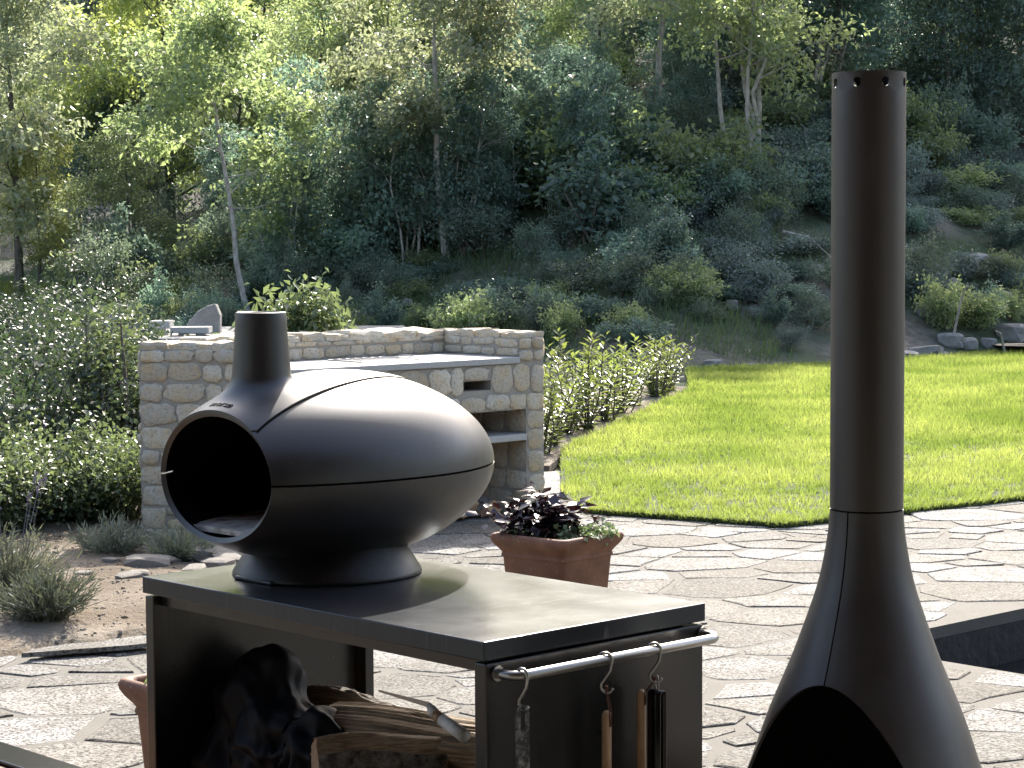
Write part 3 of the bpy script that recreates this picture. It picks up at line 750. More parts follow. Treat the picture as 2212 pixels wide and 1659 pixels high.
def shrub_variant(seed, H=1.0, rx=.55, n=3500, L=.045, stems=9, matl='leaf_bramble', ratio=.6, spread=.10, flat=.8):
    rng = np.random.default_rng(seed); tp, ends = [], []
    for s in range(stems):
        a = rng.uniform(0, 6.28); o = rng.uniform(.1, 1) ** .6
        tip = Vector((math.cos(a) * rx * o, math.sin(a) * rx * o, H * rng.uniform(.55, 1.0) * (1.08 - .35 * o)))
        mid = tip * .5 + Vector((rng.normal(0, .08 * H), rng.normal(0, .08 * H), .08 * H))
        V, F = tube_vf([(rng.normal(0, .04), rng.normal(0, .04), -.08), tuple(mid), tuple(tip)], [.012 * H + .003, .007 * H + .002, .002], 5, False); tp.append((V, quad2tri(F)))
        for k in range(7):
            f = rng.uniform(.25, 1.0); b = (mid * (f * 2) if f < .5 else mid.lerp(tip, f * 2 - 1)) + Vector(rng.normal(0, .13 * rx, 3))
            if b.z < .03: b.z = .05
            ends.append((b, (Vector((b.x, b.y, .25)) + Vector(rng.normal(0, .3, 3))).normalized()))
    Cn = np.array([e[0] for e in ends]); Dn = np.array([e[1] for e in ends])
    V, F = foliage(Cn, Dn, max(5, n // len(Cn)), spread, L, rng, .7, ratio, flat)
    V[:, 2] = np.maximum(V[:, 2], .005)
    Vt, Ft = cat(tp); sm = np_mesh('stem', Vt, Ft, True); sm.materials.append(M['bark'])
    fm = np_mesh('foliage', V, F); fm.materials.append(M[matl])
    return sm, fm
def put_shrub(var, x, y, rz, sc, name, label, cat_, group=None, z=None, szz=1.0):
    t = empty(name, (x, y, Gz(x, y) if z is None else z), rz); t.scale = (sc, sc, sc * szz); tag(t, label, cat_, group)
    link('stem', var[0], None, t); link('foliage', var[1], None, t)
    return t

# ================================================================== THE WOODED HILLSIDE
TV = {
 'green': [tree_variant(101, 6.2, 1.7, .14, .12, 11500, limbs=24), tree_variant(102, 6.8, 1.9, .16, .12, 12500, shape='round', limbs=24), tree_variant(103, 5.6, 1.5, .12, .115, 10000, shape='column', limbs=22)],
 'yellow': [tree_variant(111, 7.0, 1.9, .15, .12, 11500, matl='leaf_yellow', limbs=24), tree_variant(112, 6.4, 1.7, .16, .12, 10500, matl='leaf_yellow', shape='round', limbs=24)],
 'dark': [tree_variant(121, 5.2, 2.0, .05, .115, 12500, matl='leaf_dark', shape='round', limbs=26), tree_variant(122, 6.0, 2.1, .06, .115, 13500, matl='leaf_dark', limbs=26), tree_variant(123, 4.6, 1.8, .04, .11, 11000, matl='leaf_dark', shape='cone', limbs=24)],
 'thicket': [tree_variant(131, 4.6, .95, .22, .11, 9500, stems=6, trunk_r=.045, matl='leaf_dark', bark='pale_bark'), tree_variant(132, 4.2, .85, .2, .11, 8500, stems=5, trunk_r=.04, matl='leaf_dark', bark='pale_bark')],
 'pale': [tree_variant(151, 6.0, 1.6, .25, .11, 9500, matl='leaf_pale', limbs=20, bark='pale_bark'), tree_variant(152, 6.6, 1.8, .3, .115, 10500, matl='leaf_pale', shape='round', limbs=22, bark='pale_bark')],
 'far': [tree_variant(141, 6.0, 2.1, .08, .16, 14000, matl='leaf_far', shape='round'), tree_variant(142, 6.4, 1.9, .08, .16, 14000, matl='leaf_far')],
}
rt = random.Random(77)
# single trees one can tell apart
def hero(px, py, Y, var, rz, sc, name, label, szz=1.0):
    p = at_y(px, py, Y); return put_tree(var, p.x, Y, rz, sc, name, label, 'tree', None, None, szz)
hero(548, 640, 31.0, tree_variant(201, 4.6, 1.3, .40, .10, 8500, trunk_r=.045, lean=(-.15, .0), bark='pale_bark', wander=.06, matl='leaf_green', limbs=13), 0, .95, 'slender_tree', 'slender tree with a thin pale trunk leaning above the stone wall')
hero(967, 580, 32.0, tree_variant(202, 4.4, 1.35, .46, .10, 11000, trunk_r=.065, lean=(-.06, 0), bark='pale_bark', wander=.05, shape='round', matl='leaf_pale', limbs=16), 0, .95, 'round_crowned_tree', 'round crowned pale leaved tree on a straight bare grey trunk')
hero(1408, 482, 35.0, tree_variant(203, 5.2, 1.7, .42, .11, 11500, trunk_r=.06, lean=(.03, 0), bark='pale_bark', wander=.05, matl='leaf_pale', limbs=15), 0, 1.0, 'straight_tree', 'tree with a straight pale trunk rising behind the shrubs of the slope')
hero(1610, 485, 33.0, tree_variant(204, 4.6, 1.2, .48, .10, 9500, stems=5, trunk_r=.062, bark='pale_bark', wander=.16, matl='leaf_green', limbs=14), 1.0, 1.0, 'forked_tree', 'multi stemmed tree with crooked bare pale stems on the slope')
hero(1745, 400, 37.0, tree_variant(205, 4.4, 1.1, .45, .10, 12000, stems=5, trunk_r=.06, bark='pale_bark', matl='leaf_dark', limbs=12), 0, 1.0, 'many_stemmed_tree', 'dark tree with a fan of thin straight stems beside the crooked one')
hero(40, 590, 36.0, tree_variant(206, 5.6, 1.6, .14, .11, 10500, trunk_r=.075, lean=(-.02, 0), bark='bark', wander=.04, matl='leaf_pale', limbs=18), 0, 1.0, 'dark_trunked_tree', 'airy tree with a straight dark trunk left of the sunny grass ledge')
hero(370, 560, 42.0, tree_variant(207, 6.6, 2.1, .12, .12, 16000, trunk_r=.08, matl='leaf_yellow', limbs=20, shape='oval'), 0, 1.05, 'yellow_green_tree', 'tall bright yellow green tree standing out against the far hill')
def fill(y0, kinds, qa, qb, step, sc=(.85, 1.2), jy=1.6, label=None, group=None, name='woodland_tree'):
    x = qa * y0
    while x < qb * y0:
        k = rt.choice(kinds); v = rt.choice(TV[k]); yy = y0 + rt.uniform(-jy, jy); xx = x + rt.uniform(-.4, .4) * step
        lab = {'green': 'mid green broadleaf tree in the dense wood on the hillside', 'yellow': 'sunlit yellow green tree in the dense wood on the hillside',
               'dark': 'dense dark green tree in the dense wood on the hillside', 'thicket': 'thicket tree with many thin pale stems at the foot of the wood',
               'pale': 'pale silvery leaved tree in the dense wood on the hillside', 'far': 'hazy grey green tree on the far hill'}[k]
        g = {'pale': 'pale leaved woodland trees', 'green': 'mid green woodland trees', 'yellow': 'yellow green woodland trees', 'dark': 'dark woodland trees', 'thicket': 'thin stemmed thicket trees', 'far': 'trees of the far hill'}[k]
        put_tree(v, xx, yy, rt.uniform(0, 6.28), rt.uniform(*sc), {'far': 'far_tree', 'thicket': 'thicket_tree'}.get(k, 'woodland_tree'), lab, 'tree', g, None, rt.uniform(.9, 1.15))
        x += step * rt.uniform(.8, 1.2)
fill(32.6, ['thicket'], -.10, .045, .85, (.50, .72), .5)
fill(33.4, ['thicket', 'dark'], .0, .075, 1.2, (.42, .6), .5)
fill(34.6, ['thicket', 'dark', 'thicket'], -.115, .055, 1.1, (.48, .66), .8)
fill(37.2, ['thicket', 'green', 'dark'], -.165, .08, 1.4, (.42, .62), .8)
fill(37.8, ['dark', 'dark', 'thicket'], .085, .26, 1.35, (.62, .90), .8)
fill(41, ['dark', 'green', 'pale'], -.165, .08, 1.8, (.50, .70), 1.0)
fill(41.5, ['dark', 'dark', 'green'], .08, .26, 1.6, (.75, 1.0), 1.0)
fill(46, ['green', 'yellow', 'pale', 'green'], -.165, .26, 2.0, (.68, .88), 1.0)
fill(52.5, ['green', 'yellow', 'yellow', 'pale'], -.175, .26, 2.3, (.8, 1.0), 1.2)
fill(60, ['green', 'yellow', 'green'], -.165, .26, 2.7, (.9, 1.1), 1.2)
fill(69, ['green', 'yellow'], -.165, .26, 3.2, (1.0, 1.2))
fill(80, ['green', 'yellow'], -.16, .26, 3.8, (1.15, 1.4))
fill(36.5, ['yellow', 'green', 'thicket'], -.26, -.21, 1.5, (.40, .55), .5)
fill(40.5, ['yellow', 'green', 'pale'], -.26, -.18, 1.7, (.5, .7))
fill(46, ['yellow', 'green', 'pale'], -.265, -.18, 2.2, (.6, .8))
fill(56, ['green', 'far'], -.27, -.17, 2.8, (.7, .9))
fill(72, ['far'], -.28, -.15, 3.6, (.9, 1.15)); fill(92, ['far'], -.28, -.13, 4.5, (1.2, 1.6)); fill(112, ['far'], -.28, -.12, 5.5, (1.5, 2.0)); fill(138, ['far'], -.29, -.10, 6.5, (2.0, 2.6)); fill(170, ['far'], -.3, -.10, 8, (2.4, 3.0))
# shrubs of the bank
SV = {'dark': [shrub_variant(301, 1.0, .75, 3000, .085, 9, 'leaf_dark'), shrub_variant(302, .8, .9, 3000, .08, 9, 'leaf_dark'), shrub_variant(303, 1.5, .6, 2600, .09, 8, 'leaf_dark')],
      'scrub': [shrub_variant(331, .8, .9, 2600, .06, 10, 'leaf_scrub', .4), shrub_variant(332, 1.3, .7, 2200, .07, 8, 'leaf_scrub', .45)],
      'silver': [shrub_variant(311, .95, .6, 2600, .065, 11, 'leaf_silver', .5), shrub_variant(312, .8, .7, 2600, .065, 11, 'leaf_silver', .5)],
      'green': [shrub_variant(321, 1.1, .7, 3200, .08, 12, 'leaf_green')]}
lab = {'scrub': ('small leaved grey green scrubby bush on the shaded bank', 'scrubby bushes of the bank'), 'dark': ('dark green bush growing on the shaded bank', 'dark bushes of the bank'), 'silver': ('silvery grey leaved bush on the shaded stony bank', 'silvery bushes of the bank'), 'green': ('leafy mid green bush at the foot of the trees', 'leafy bushes under the trees')}
for k in range(380):
    q = rt.uniform(-.19, .25) if k < 200 else rt.uniform(.05, .26); d = rt.uniform(.6, 10.5); yy = 31.0
    for _ in range(4): yy = float(foot(q * yy)) + d
    xx = q * yy
    right = q > .07
    if right: kind = rt.choice(['silver', 'silver', 'dark', 'green', 'scrub', 'scrub'])
    else: kind = rt.choice(['dark', 'scrub', 'green', 'dark', 'scrub'])
    if right and d < 1.6 and rt.random() < .6: continue
    s = rt.uniform(.40, .90) * (1.15 if d > 5 else .8) * (.9 if right else 1)
    put_shrub(rt.choice(SV[kind]), xx, yy, rt.uniform(0, 6.28), s, 'bank_bush', lab[kind][0], 'bush', lab[kind][1], None, rt.uniform(.6, 1.35)).scale.x *= rt.uniform(.7, 1.6)
pb = at_y(1235, 500, 33.5); put_shrub(SV['green'][0], pb.x, 33.5, 1.0, 1.75, 'tall_bush', 'tall pale green bush standing before the trees of the slope', 'bush', None, None, 1.0)
pb = at_y(1430, 545, 31.5); put_shrub(SV['green'][0], pb.x, 31.5, 2.0, .75, 'round_bush', 'small round bush on the grassy part of the slope', 'bush')
# long grass of the bank
n = 60000; q = rng.uniform(-.26, .26, n); d = rng.uniform(.2, 11, n); yy = np.full(n, 31.0)
for _ in range(5): yy = foot(q * yy) + d
xx = q * yy
pt = np.sin(xx * .8 + 1.3 * np.sin(yy * .7)) * np.sin(yy * .9 + xx * .3) + .25 * (q < .12) - .25 * (q > .13)
kk = pt > -.1; xx, yy = xx[kk], yy[kk]
V, F = blades(np.stack([xx, yy], 1), G(xx, yy) - .02, rng.uniform(.10, .34, len(xx)), rng.uniform(.010, .022, len(xx)), rng, .9)
o = link('bank_grass', np_mesh('bank_grass', V, F), M['wild_grass']); struct(o, 'long wild grass on the shaded bank', 'stuff')
# sunny ledge grass at the left
n = 9000; P = np.stack([rng.uniform(-9, -5.2, n), rng.uniform(34, 37.5, n)], 1)
V, F = blades(P, G(P[:, 0], P[:, 1]) - .02, rng.uniform(.10, .3, n), rng.uniform(.012, .022, n), rng, .9)
o = link('ledge_grass', np_mesh('ledge_grass', V, F), M['grass']); struct(o, 'sunny wild grass on the ledge below the far trees', 'stuff')
# rocks
def rock_mesh(seed, sx=1, sy=1, sz=1, sub=2, rough=.22, flat=False):
    import bmesh
    bm = bmesh.new(); bmesh.ops.create_icosphere(bm, subdivisions=sub, radius=.5)
    for v in bm.verts:
        p = v.co.copy(); k = 1 + rough * sph_noise(p, 2.3, seed) * 2 + rough * .5 * sph_noise(p, 6, seed + 3)
        q = p * k
        for ax in range(3):                                        # cut to slabby planes
            lim = .36; q[ax] = max(-lim, min(lim, q[ax]))
        v.co = Vector((q.x * sx, q.y * sy, q.z * sz)) / .72
    me = bpy.data.meshes.new('rock'); bm.to_mesh(me); bm.free(); me.materials.append(M['pale_rock']); return me
RK = [rock_mesh(s) for s in (1.2, 4.4, 7.9, 11.3)]
def rock(px, py, Y, w, h, dpt, rz, tilt, label, group=None, name='boulder', me=None):
    w, h, dpt = w * .68, h * .68, dpt * .68
    p = at_y(px, py, Y); z = Gz(p.x, Y)
    o = link(name, me or rt.choice(RK), None, None, (p.x, Y, z + h * .32), (tilt, rt.uniform(-.1, .1), rz), (w, dpt, h)); return tag(o, label, 'rock', group)
def on_ground(px, py):                                             # meet the terrain along the pixel's ray
    x, y, z = ray(px, py); t = 20.0
    while t < 70 and EYE + z * t > Gz(x * t, y * t): t += .05
    return y * t
rock(2112, 572, on_ground(2112, 585), .50, .42, .4, .4, .3, 'bright pale boulder jutting from the overgrown bank')
o = rock(2035, 622, on_ground(2040, 640), .85, .16, .35, .5, 0, 'long pale stone slab lying aslant on the bank'); o.rotation_euler = (.2, -.65, .3)
rock(2010, 665, on_ground(2005, 680), .6, .3, .4, .2, .2, 'grey boulder half hidden behind the flue pipe')
GRK = 'grey rocks at the foot of the bank'; LRK = 'grey rock lying along the edge of the lawn at the foot of the bank'
for (px, py, w, h) in [(2052, 748, .5, .3), (2090, 755, .42, .26), (2135, 752, .30, .24), (2000, 770, .6, .22), (1960, 778, .5, .2), (2030, 775, .4, .15), (2185, 735, .6, .4), (1620, 798, .25, .12), (1540, 792, .35, .14)]:
    rock(px, py, on_ground(px, py), w, h, w * .8, rt.uniform(0, 3), rt.uniform(-.15, .15), LRK, GRK)
ORK = 'pale rock fragment showing through the plants of the bank'
for (px, py, w) in [(880, 660, .3), (1095, 690, .22), (1135, 685, .28), (1810, 545, .3), (1760, 590, .35), (1690, 610, .35), (1580, 670, .35), (1650, 545, .3), (760, 640, .25), (2170, 650, .4), (2195, 680, .35), (2080, 690, .3)]:
    rock(px, py, on_ground(px, py), w, w * .6, w * .7, rt.uniform(0, 3), rt.uniform(-.3, .3), ORK, 'rock fragments on the bank')
# bare twigs on the slope
for i, (px, py, dx, dy) in enumerate([(1790, 430, -110, 130), (1650, 420, 60, 110), (1690, 500, 110, 60), (1560, 430, -170, 20), (1560, 380, -150, -40), (2060, 720, 30, -110), (2170, 765, -20, -50), (1830, 560, 50, 60)]):
    Y = on_ground(px, py) - .5; a = at_y(px, py, Y); b = at_y(px + dx, py + dy, Y - .4); mid = (a + b) / 2 + Vector((0, 0, .12))
    o = MB().tube([a, mid, b], [.02, .014, .006], 5).build('fallen_branch', M['pale_bark']); tag(o, 'thin bare branch caught in the scrub of the bank', 'branch', 'bare branches on the bank')
# stone benches and a pale leaning slab behind the barbecue
Yb = 24.0
def hz(py): return at_y(1105, py, Yb).z
def bx(name, x0, x1, y0, y1, d, mat, label, cat_, group=None, yo=0.0):
    a = at_y(x0, y1, Yb); b = at_y(x1, y0, Yb)
    o = MB().box((-(b.x - a.x) / 2, 0, 0), ((b.x - a.x) / 2, d, b.z - a.z)).build(name, mat, None, loc=((a.x + b.x) / 2, Yb + yo, a.z)); bevel(o, .02)
    return tag(o, label, cat_, group)
mb = MB(); a = at_y(300, 724, Yb); b = at_y(760, 724, Yb)
mb.box((a.x - .6, Yb - .6, -.06), (b.x + .5, Yb + 2.4, a.z)); o = mb.build('stone_platform', M['pale_rock']); bevel(o, .05); tag(o, 'low grey earth and stone platform behind the barbecue wall', 'platform')
sb = empty('stone_bench', at_y(347, 722, Yb)); tag(sb, 'short stone bench of a thick block on one squat foot', 'bench')
MB().box((-.12, 0, .06), (.10, .3, .145)).build('seat', M['slab'], sb); MB().box((-.10, .04, -.02), (.02, .26, .06)).build('foot', M['slab'], sb)
sb = empty('long_stone_bench', at_y(412, 724, Yb - .25)); tag(sb, 'long low stone bench slab beside the short bench', 'bench')
MB().box((-.21, -.1, .025), (.21, .2, .09)).build('seat', M['slab'], sb); MB().box((-.13, -.05, -.03), (-.04, .15, .025)).build('foot', M['slab'], sb); MB().box((.06, -.05, -.03), (.15, .15, .025)).build('foot', M['slab'], sb)
prof = [(-.42, 0), (.16, 0), (.17, .22), (.10, .36), (-.02, .335), (-.18, .27), (-.33, .14)]
V = [(x, 0, z) for x, z in prof] + [(x * .97, .22, z * .97) for x, z in prof]; m = len(prof)
o = link('leaning_stone', py_mesh('leaning_stone', V, [tuple(range(m)), tuple(range(2 * m - 1, m - 1, -1))] + [(i, m + i, m + (i + 1) % m, (i + 1) % m) for i in range(m)]), M['pale_rock'], None, at_y(452, 724, Yb + .5) + Vector((0, 0, 0)), None, (.72, 1, .95)); o.location.z = a.z - .01
bevel(o, .02); tag(o, 'big pale rounded stone block standing behind the long bench', 'rock')

# ================================================================== LEFT-HAND SHRUBBERY, HEDGE, SMALL PLANTS
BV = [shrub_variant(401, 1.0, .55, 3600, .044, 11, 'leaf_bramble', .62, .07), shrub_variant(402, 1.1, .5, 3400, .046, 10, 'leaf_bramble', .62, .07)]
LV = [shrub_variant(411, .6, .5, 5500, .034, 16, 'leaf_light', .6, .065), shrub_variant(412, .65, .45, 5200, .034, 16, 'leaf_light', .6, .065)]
def z_soil(x, y): return .05
shr = [(20, 1150, 12.3, .82, 0), (120, 1140, 12.8, .95, 1), (215, 1130, 13.0, 1.0, 0), (290, 1120, 13.4, 1.0, 1), (50, 1100, 14.2, 1.0, 1), (160, 1090, 14.5, 1.15, 0), (245, 1090, 14.8, 1.2, 1), (-40, 1100, 13.5, 1.0, 0), (110, 1090, 15.5, 1.15, 0), (-110, 1150, 12.6, .9, 1)]
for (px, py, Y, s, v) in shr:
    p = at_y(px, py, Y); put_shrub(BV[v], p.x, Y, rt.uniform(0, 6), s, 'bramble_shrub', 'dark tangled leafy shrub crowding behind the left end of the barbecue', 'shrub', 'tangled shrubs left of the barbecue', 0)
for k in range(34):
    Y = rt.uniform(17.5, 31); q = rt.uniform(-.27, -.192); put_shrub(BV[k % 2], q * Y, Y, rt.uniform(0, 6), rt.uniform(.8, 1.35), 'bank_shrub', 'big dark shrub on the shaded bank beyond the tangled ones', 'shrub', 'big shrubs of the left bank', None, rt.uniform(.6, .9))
for (px, Y, s, v) in [(15, 11.6, .95, 0), (105, 11.9, 1.05, 1), (190, 12.0, .95, 0), (262, 12.1, .95, 1), (-60, 11.4, 1.0, 1)]:
    p = at_y(px, 1180, Y); put_shrub(LV[v], p.x, Y, rt.uniform(0, 6), s, 'low_shrub', 'low light green small leaved shrub at the back of the soil bed', 'shrub', 'low light shrubs behind the soil bed', .02)
p = at_y(268, 1000, 13.2); put_shrub(shrub_variant(421, 1.75, .22, 2600, .045, 8, 'leaf_light', .6, .07), p.x, 13.2, 0, .93, 'climbing_shrub', 'tall narrow sunlit shrub rising beside the corner of the barbecue wall', 'shrub', None, 0)
# pale blocks among them
p = at_y(252, 720, 19.0); o = link('marker_stone', RK[1], None, None, (p.x, 19, .45), (0, 0, .3), (.22, .3, 1.05)); tag(o, 'upright pale stone among the tangled shrubs', 'rock')
# two sunlit shrubs behind the barbecue
AV = shrub_variant(431, .95, .24, 2600, .07, 9, 'leaf_light', .42, .075)
p = at_y(645, 700, 19.5); put_shrub(AV, p.x, 19.5, 0, 1.42, 'sunlit_shrub', 'sunlit feathery shrub behind the oven chimney', 'shrub', None, 0, .92 / .9)
p = at_y(488, 700, 19.0); put_shrub(shrub_variant(432, .75, .28, 1500, .06, 8, 'leaf_light', .45, .07), p.x, 19.0, 1, 1.18, 'small_sunlit_shrub', 'small sunlit shrub before the pale block', 'shrub', None, 0)
# laurel hedge
def laurel(seed, H):
    rng = np.random.default_rng(seed); tp, Ps, Ds, Ns, Ls = [], [], [], [], []
    for s in range(14):
        a = rng.uniform(0, 6.28); o = rng.uniform(.08, .40) * H / .6
        b = Vector((rng.normal(0, .03), rng.normal(0, .03), -.05)); tip = Vector((math.cos(a) * o, math.sin(a) * o, H * rng.uniform(.62, 1.02)))
        mid = (b + tip) / 2 + Vector((rng.normal(0, .03), rng.normal(0, .03), 0))
        V, F = tube_vf([b, mid, tip], [.008, .006, .003], 5, False); tp.append((V, quad2tri(F)))
        for k in range(24):
            f = .12 + .88 * (k / 23); q = b.lerp(mid, f * 2) if f < .5 else mid.lerp(tip, f * 2 - 1)
            an = k * 2.4 + s; el = .25 + .9 * max(0, f - .5)
            d = Vector((math.cos(an) * math.cos(el), math.sin(an) * math.cos(el), math.sin(el)))
            Ps.append(q); Ds.append(d); Ns.append((Vector((0, 0, 1)) * .8 - Vector((d.x, d.y, 0)) * .6 + Vector(rng.normal(0, .25, 3)))); Ls.append(rng.uniform(.055, .105))
    P, D, N, Ln = map(np.array, (Ps, Ds, Ns, Ls)); V, F = leaf_vf(P, D, N, Ln, Ln * .36, .15, .12)
    Vt, Ft = cat(tp); sm = np_mesh('stem', Vt, Ft, True); sm.materials.append(M['bark']); fm = np_mesh('foliage', V, F); fm.materials.append(M['leaf_laurel']); return sm, fm
HV = [laurel(501, .62), laurel(502, .58), laurel(503, .66)]
hedge = [(1195, 985, 1.0), (1232, 962, 1.0), (1262, 945, 1.1), (1300, 930, 1.05), (1335, 908, 1.0), (1370, 892, 1.0), (1405, 875, 1.05), (1438, 862, 1.05), (1462, 852, 1.0), (1472, 848, .95), (1215, 930, .95), (1285, 905, 1.1)]
for i, (px, py, s) in enumerate(hedge):
    p = at_h(px, py, 0.0)
    put_shrub(HV[i % 3], p.x - .12 + rt.uniform(-.08, .05), p.y + rt.uniform(-.2, .2), i * 1.7, s * rt.uniform(.78, 1.12), 'laurel_bush', 'young laurel bush in the row along the edge of the lawn', 'shrub', 'laurel bushes along the lawn', 0)
mb = MB(); hb = [at_h(px, py, 0) for px, py in ((1180, 1010), (1210, 985), (1300, 935), (1400, 880), (1500, 838))]
poly = [(p.x + .02, p.y) for p in hb] + [(p.x - .75, p.y + .5) for p in reversed(hb)]
o = mb.prism(poly, -.04, .012).build('hedge_bed', M['soil']); struct(o, 'pale dry earth strip under the laurel bushes')

# --- lavender clumps
def lavender(seed, H=.26, n=260, spikes=0, hs=.4):
    rng = np.random.default_rng(seed); a = rng.uniform(0, 6.28, n); o = rng.uniform(0, 1, n) ** .7
    base = np.stack([np.cos(a) * o * .07, np.sin(a) * o * .07, np.full(n, -.01)], 1)
    D = np.stack([np.cos(a) * o * .95, np.sin(a) * o * .95, np.full(n, .75)], 1) + rng.normal(0, .16, (n, 3)); D = nrm(D)
    Ln = H * rng.uniform(.55, 1.1, n); parts = []; lv = []
    for i in range(n):
        e = base[i] + D[i] * Ln[i]; V, F = tube_vf([base[i], base[i] + D[i] * Ln[i] * .55 + [0, 0, .01], e], [.0022, .0018, .0008], 3, False); parts.append((V, quad2tri(F)))
    m = n * 9; k = rng.integers(0, n, m); t = rng.uniform(.3, 1, m)[:, None]
    P = base[k] + D[k] * Ln[k][:, None] * t; dd = D[k] + rng.normal(0, .45, (m, 3)); l = rng.uniform(.025, .055, m)
    parts.append(leaf_vf(P, dd, rng.normal(0, 1, (m, 3)), l, l * .14, .1, .05))
    V, F = cat(parts); fm = np_mesh('foliage', V, F); fm.materials.append(M['lavender'])
    sp_m = None
    if spikes:
        pr, fl = [], []
        for i in range(spikes):
            a = rng.uniform(0, 6.28); d = Vector((math.cos(a) * .28, math.sin(a) * .28, 1)).normalized(); b = Vector((math.cos(a) * .05, math.sin(a) * .05, .05)); L = hs * rng.uniform(.75, 1.1)
            V, F = tube_vf([b, b + d * L * .6, b + d * L + Vector((0, 0, -.0))], [.0018, .0016, .0012], 4, False); fl.append((V, quad2tri(F)))
            mm = 26; t = rng.uniform(0, .06, mm); P = np.array(b + d * L) + np.outer(t - .03, np.array(d)); dd = rng.normal(0, 1, (mm, 3)) * .8 + np.array(d)
            pr.append(leaf_vf(P, dd, rng.normal(0, 1, (mm, 3)), np.full(mm, .014), np.full(mm, .008), .2, 0))
        V, F = cat(pr + fl); sp_m = np_mesh('flower_spike', V, F); sp_m.materials.append(M['lavender_flower'])
    return fm, sp_m
def put_lav(px, py, seed, H, n, spikes, hs, label):
    p = at_h(px, py, .06); t = empty('lavender_plant', (p.x, p.y, soil_z(p.x, p.y) - .005)); tag(t, label, 'plant')
    a, b = lavender(seed, H, n, spikes, hs); link('foliage', a, None, t)
    if b: link('flower_spike', b, None, t)
put_lav(95, 1335, 601, .22, 300, 0, 0, 'low grey lavender clump nearest the paving in the soil bed')
put_lav(18, 1290, 602, .30, 300, 9, .46, 'lavender with tall faded flower spikes at the edge of the soil bed')
put_lav(390, 1212, 603, .17, 200, 0, 0, 'small grey lavender in the shade of the barbecue wall')
put_lav(240, 1196, 604, .19, 160, 0, 0, 'scrubby lavender on the sunny strip before the low shrubs')
# stones lying on the soil bed
N = NT('soil_stone'); v = N.coord(); f1 = N.noise(v, 4, 5); f2 = N.noise(v, 25, 5, .7)
N.base(N.mix(N.ramp(f2, [(.35, .6), (.5, 0)]), N.mix(f1, (.25, .225, .19), (.16, .14, .115)), (.09, .08, .065))); N.set(Roughness=.9, Normal=N.bump(f2, .6, .01)); M['soil_stone'] = N.m
RK2 = []
for me_ in RK: m2 = me_.copy(); m2.materials.clear(); m2.materials.append(M['soil_stone']); RK2.append(m2)
ssl = 'pale stone lying on the soil bed'; ssg = 'stones on the soil bed'
for (px, py, w) in [(320, 1222, .16), (350, 1216, .12), (278, 1252, .09), (180, 1240, .06), (455, 1205, .22), (490, 1214, .14), (240, 1216, .06), (300, 1240, .07), (420, 1236, .1), (12, 1305, .12), (135, 1398, .07), (470, 1225, .12)]:
    p = at_h(px, py, .07); o = link('loose_stone', rt.choice(RK2), None, None, (p.x, p.y, soil_z(p.x, p.y) + w * .08), (rt.uniform(-.1, .1), rt.uniform(-.1, .1), rt.uniform(0, 3)), (w * 1.3, w, w * .42)); tag(o, ssl, 'stone', ssg)
n = 3200; P = np.stack([rng.uniform(-3.6, -1.0, n), rng.uniform(8.0, 12.2, n)], 1); P = P[inpoly(P, SOIL)]
pm = [MB(), MB()]
for q_, (x, y) in enumerate(P):
    s_ = rng.uniform(.004, .011) * (2.0 if rng.random() < .08 else 1); zz = soil_z(x, y)
    if zz < .01: continue
    c = [(x + s_ * math.cos(a) * rng.uniform(.6, 1.3), y + s_ * math.sin(a) * rng.uniform(.6, 1.3)) for a in np.arange(6) * 1.0472]
    pm[q_ % 2].add([(u, v, zz - .006) for u, v in c] + [(x + (u - x) * .6, y + (v - y) * .6, zz + s_ * rng.uniform(.25, .5)) for u, v in c], [(i, (i + 1) % 6, 6 + (i + 1) % 6, 6 + i) for i in range(6)] + [(6, 7, 8, 9, 10, 11)])
o = pm[0].build('soil_gravel', M['soil_stone']); struct(o, 'scattered pale gravel on the soil bed', 'stuff')
o = pm[1].build('soil_clods', M['soil']); struct(o, 'crumbs of dry earth on the soil bed', 'stuff')
# single thin slab at the paving edge
p0 = at_h(60, 1400, .05)
V = [(-.02, .0), (.40, .0), (.52, .03), (.46, .12), (.2, .14), (.08, .1)]
o = MB().prism(V, 0, .018).build('edge_slab', M['flagstone'], None, loc=(p0.x, p0.y - .02, .018)); o.rotation_euler = (R(-1), 0, R(22)); tag(o, 'loose thin flagstone lying on the rim of the soil bed', 'stone')

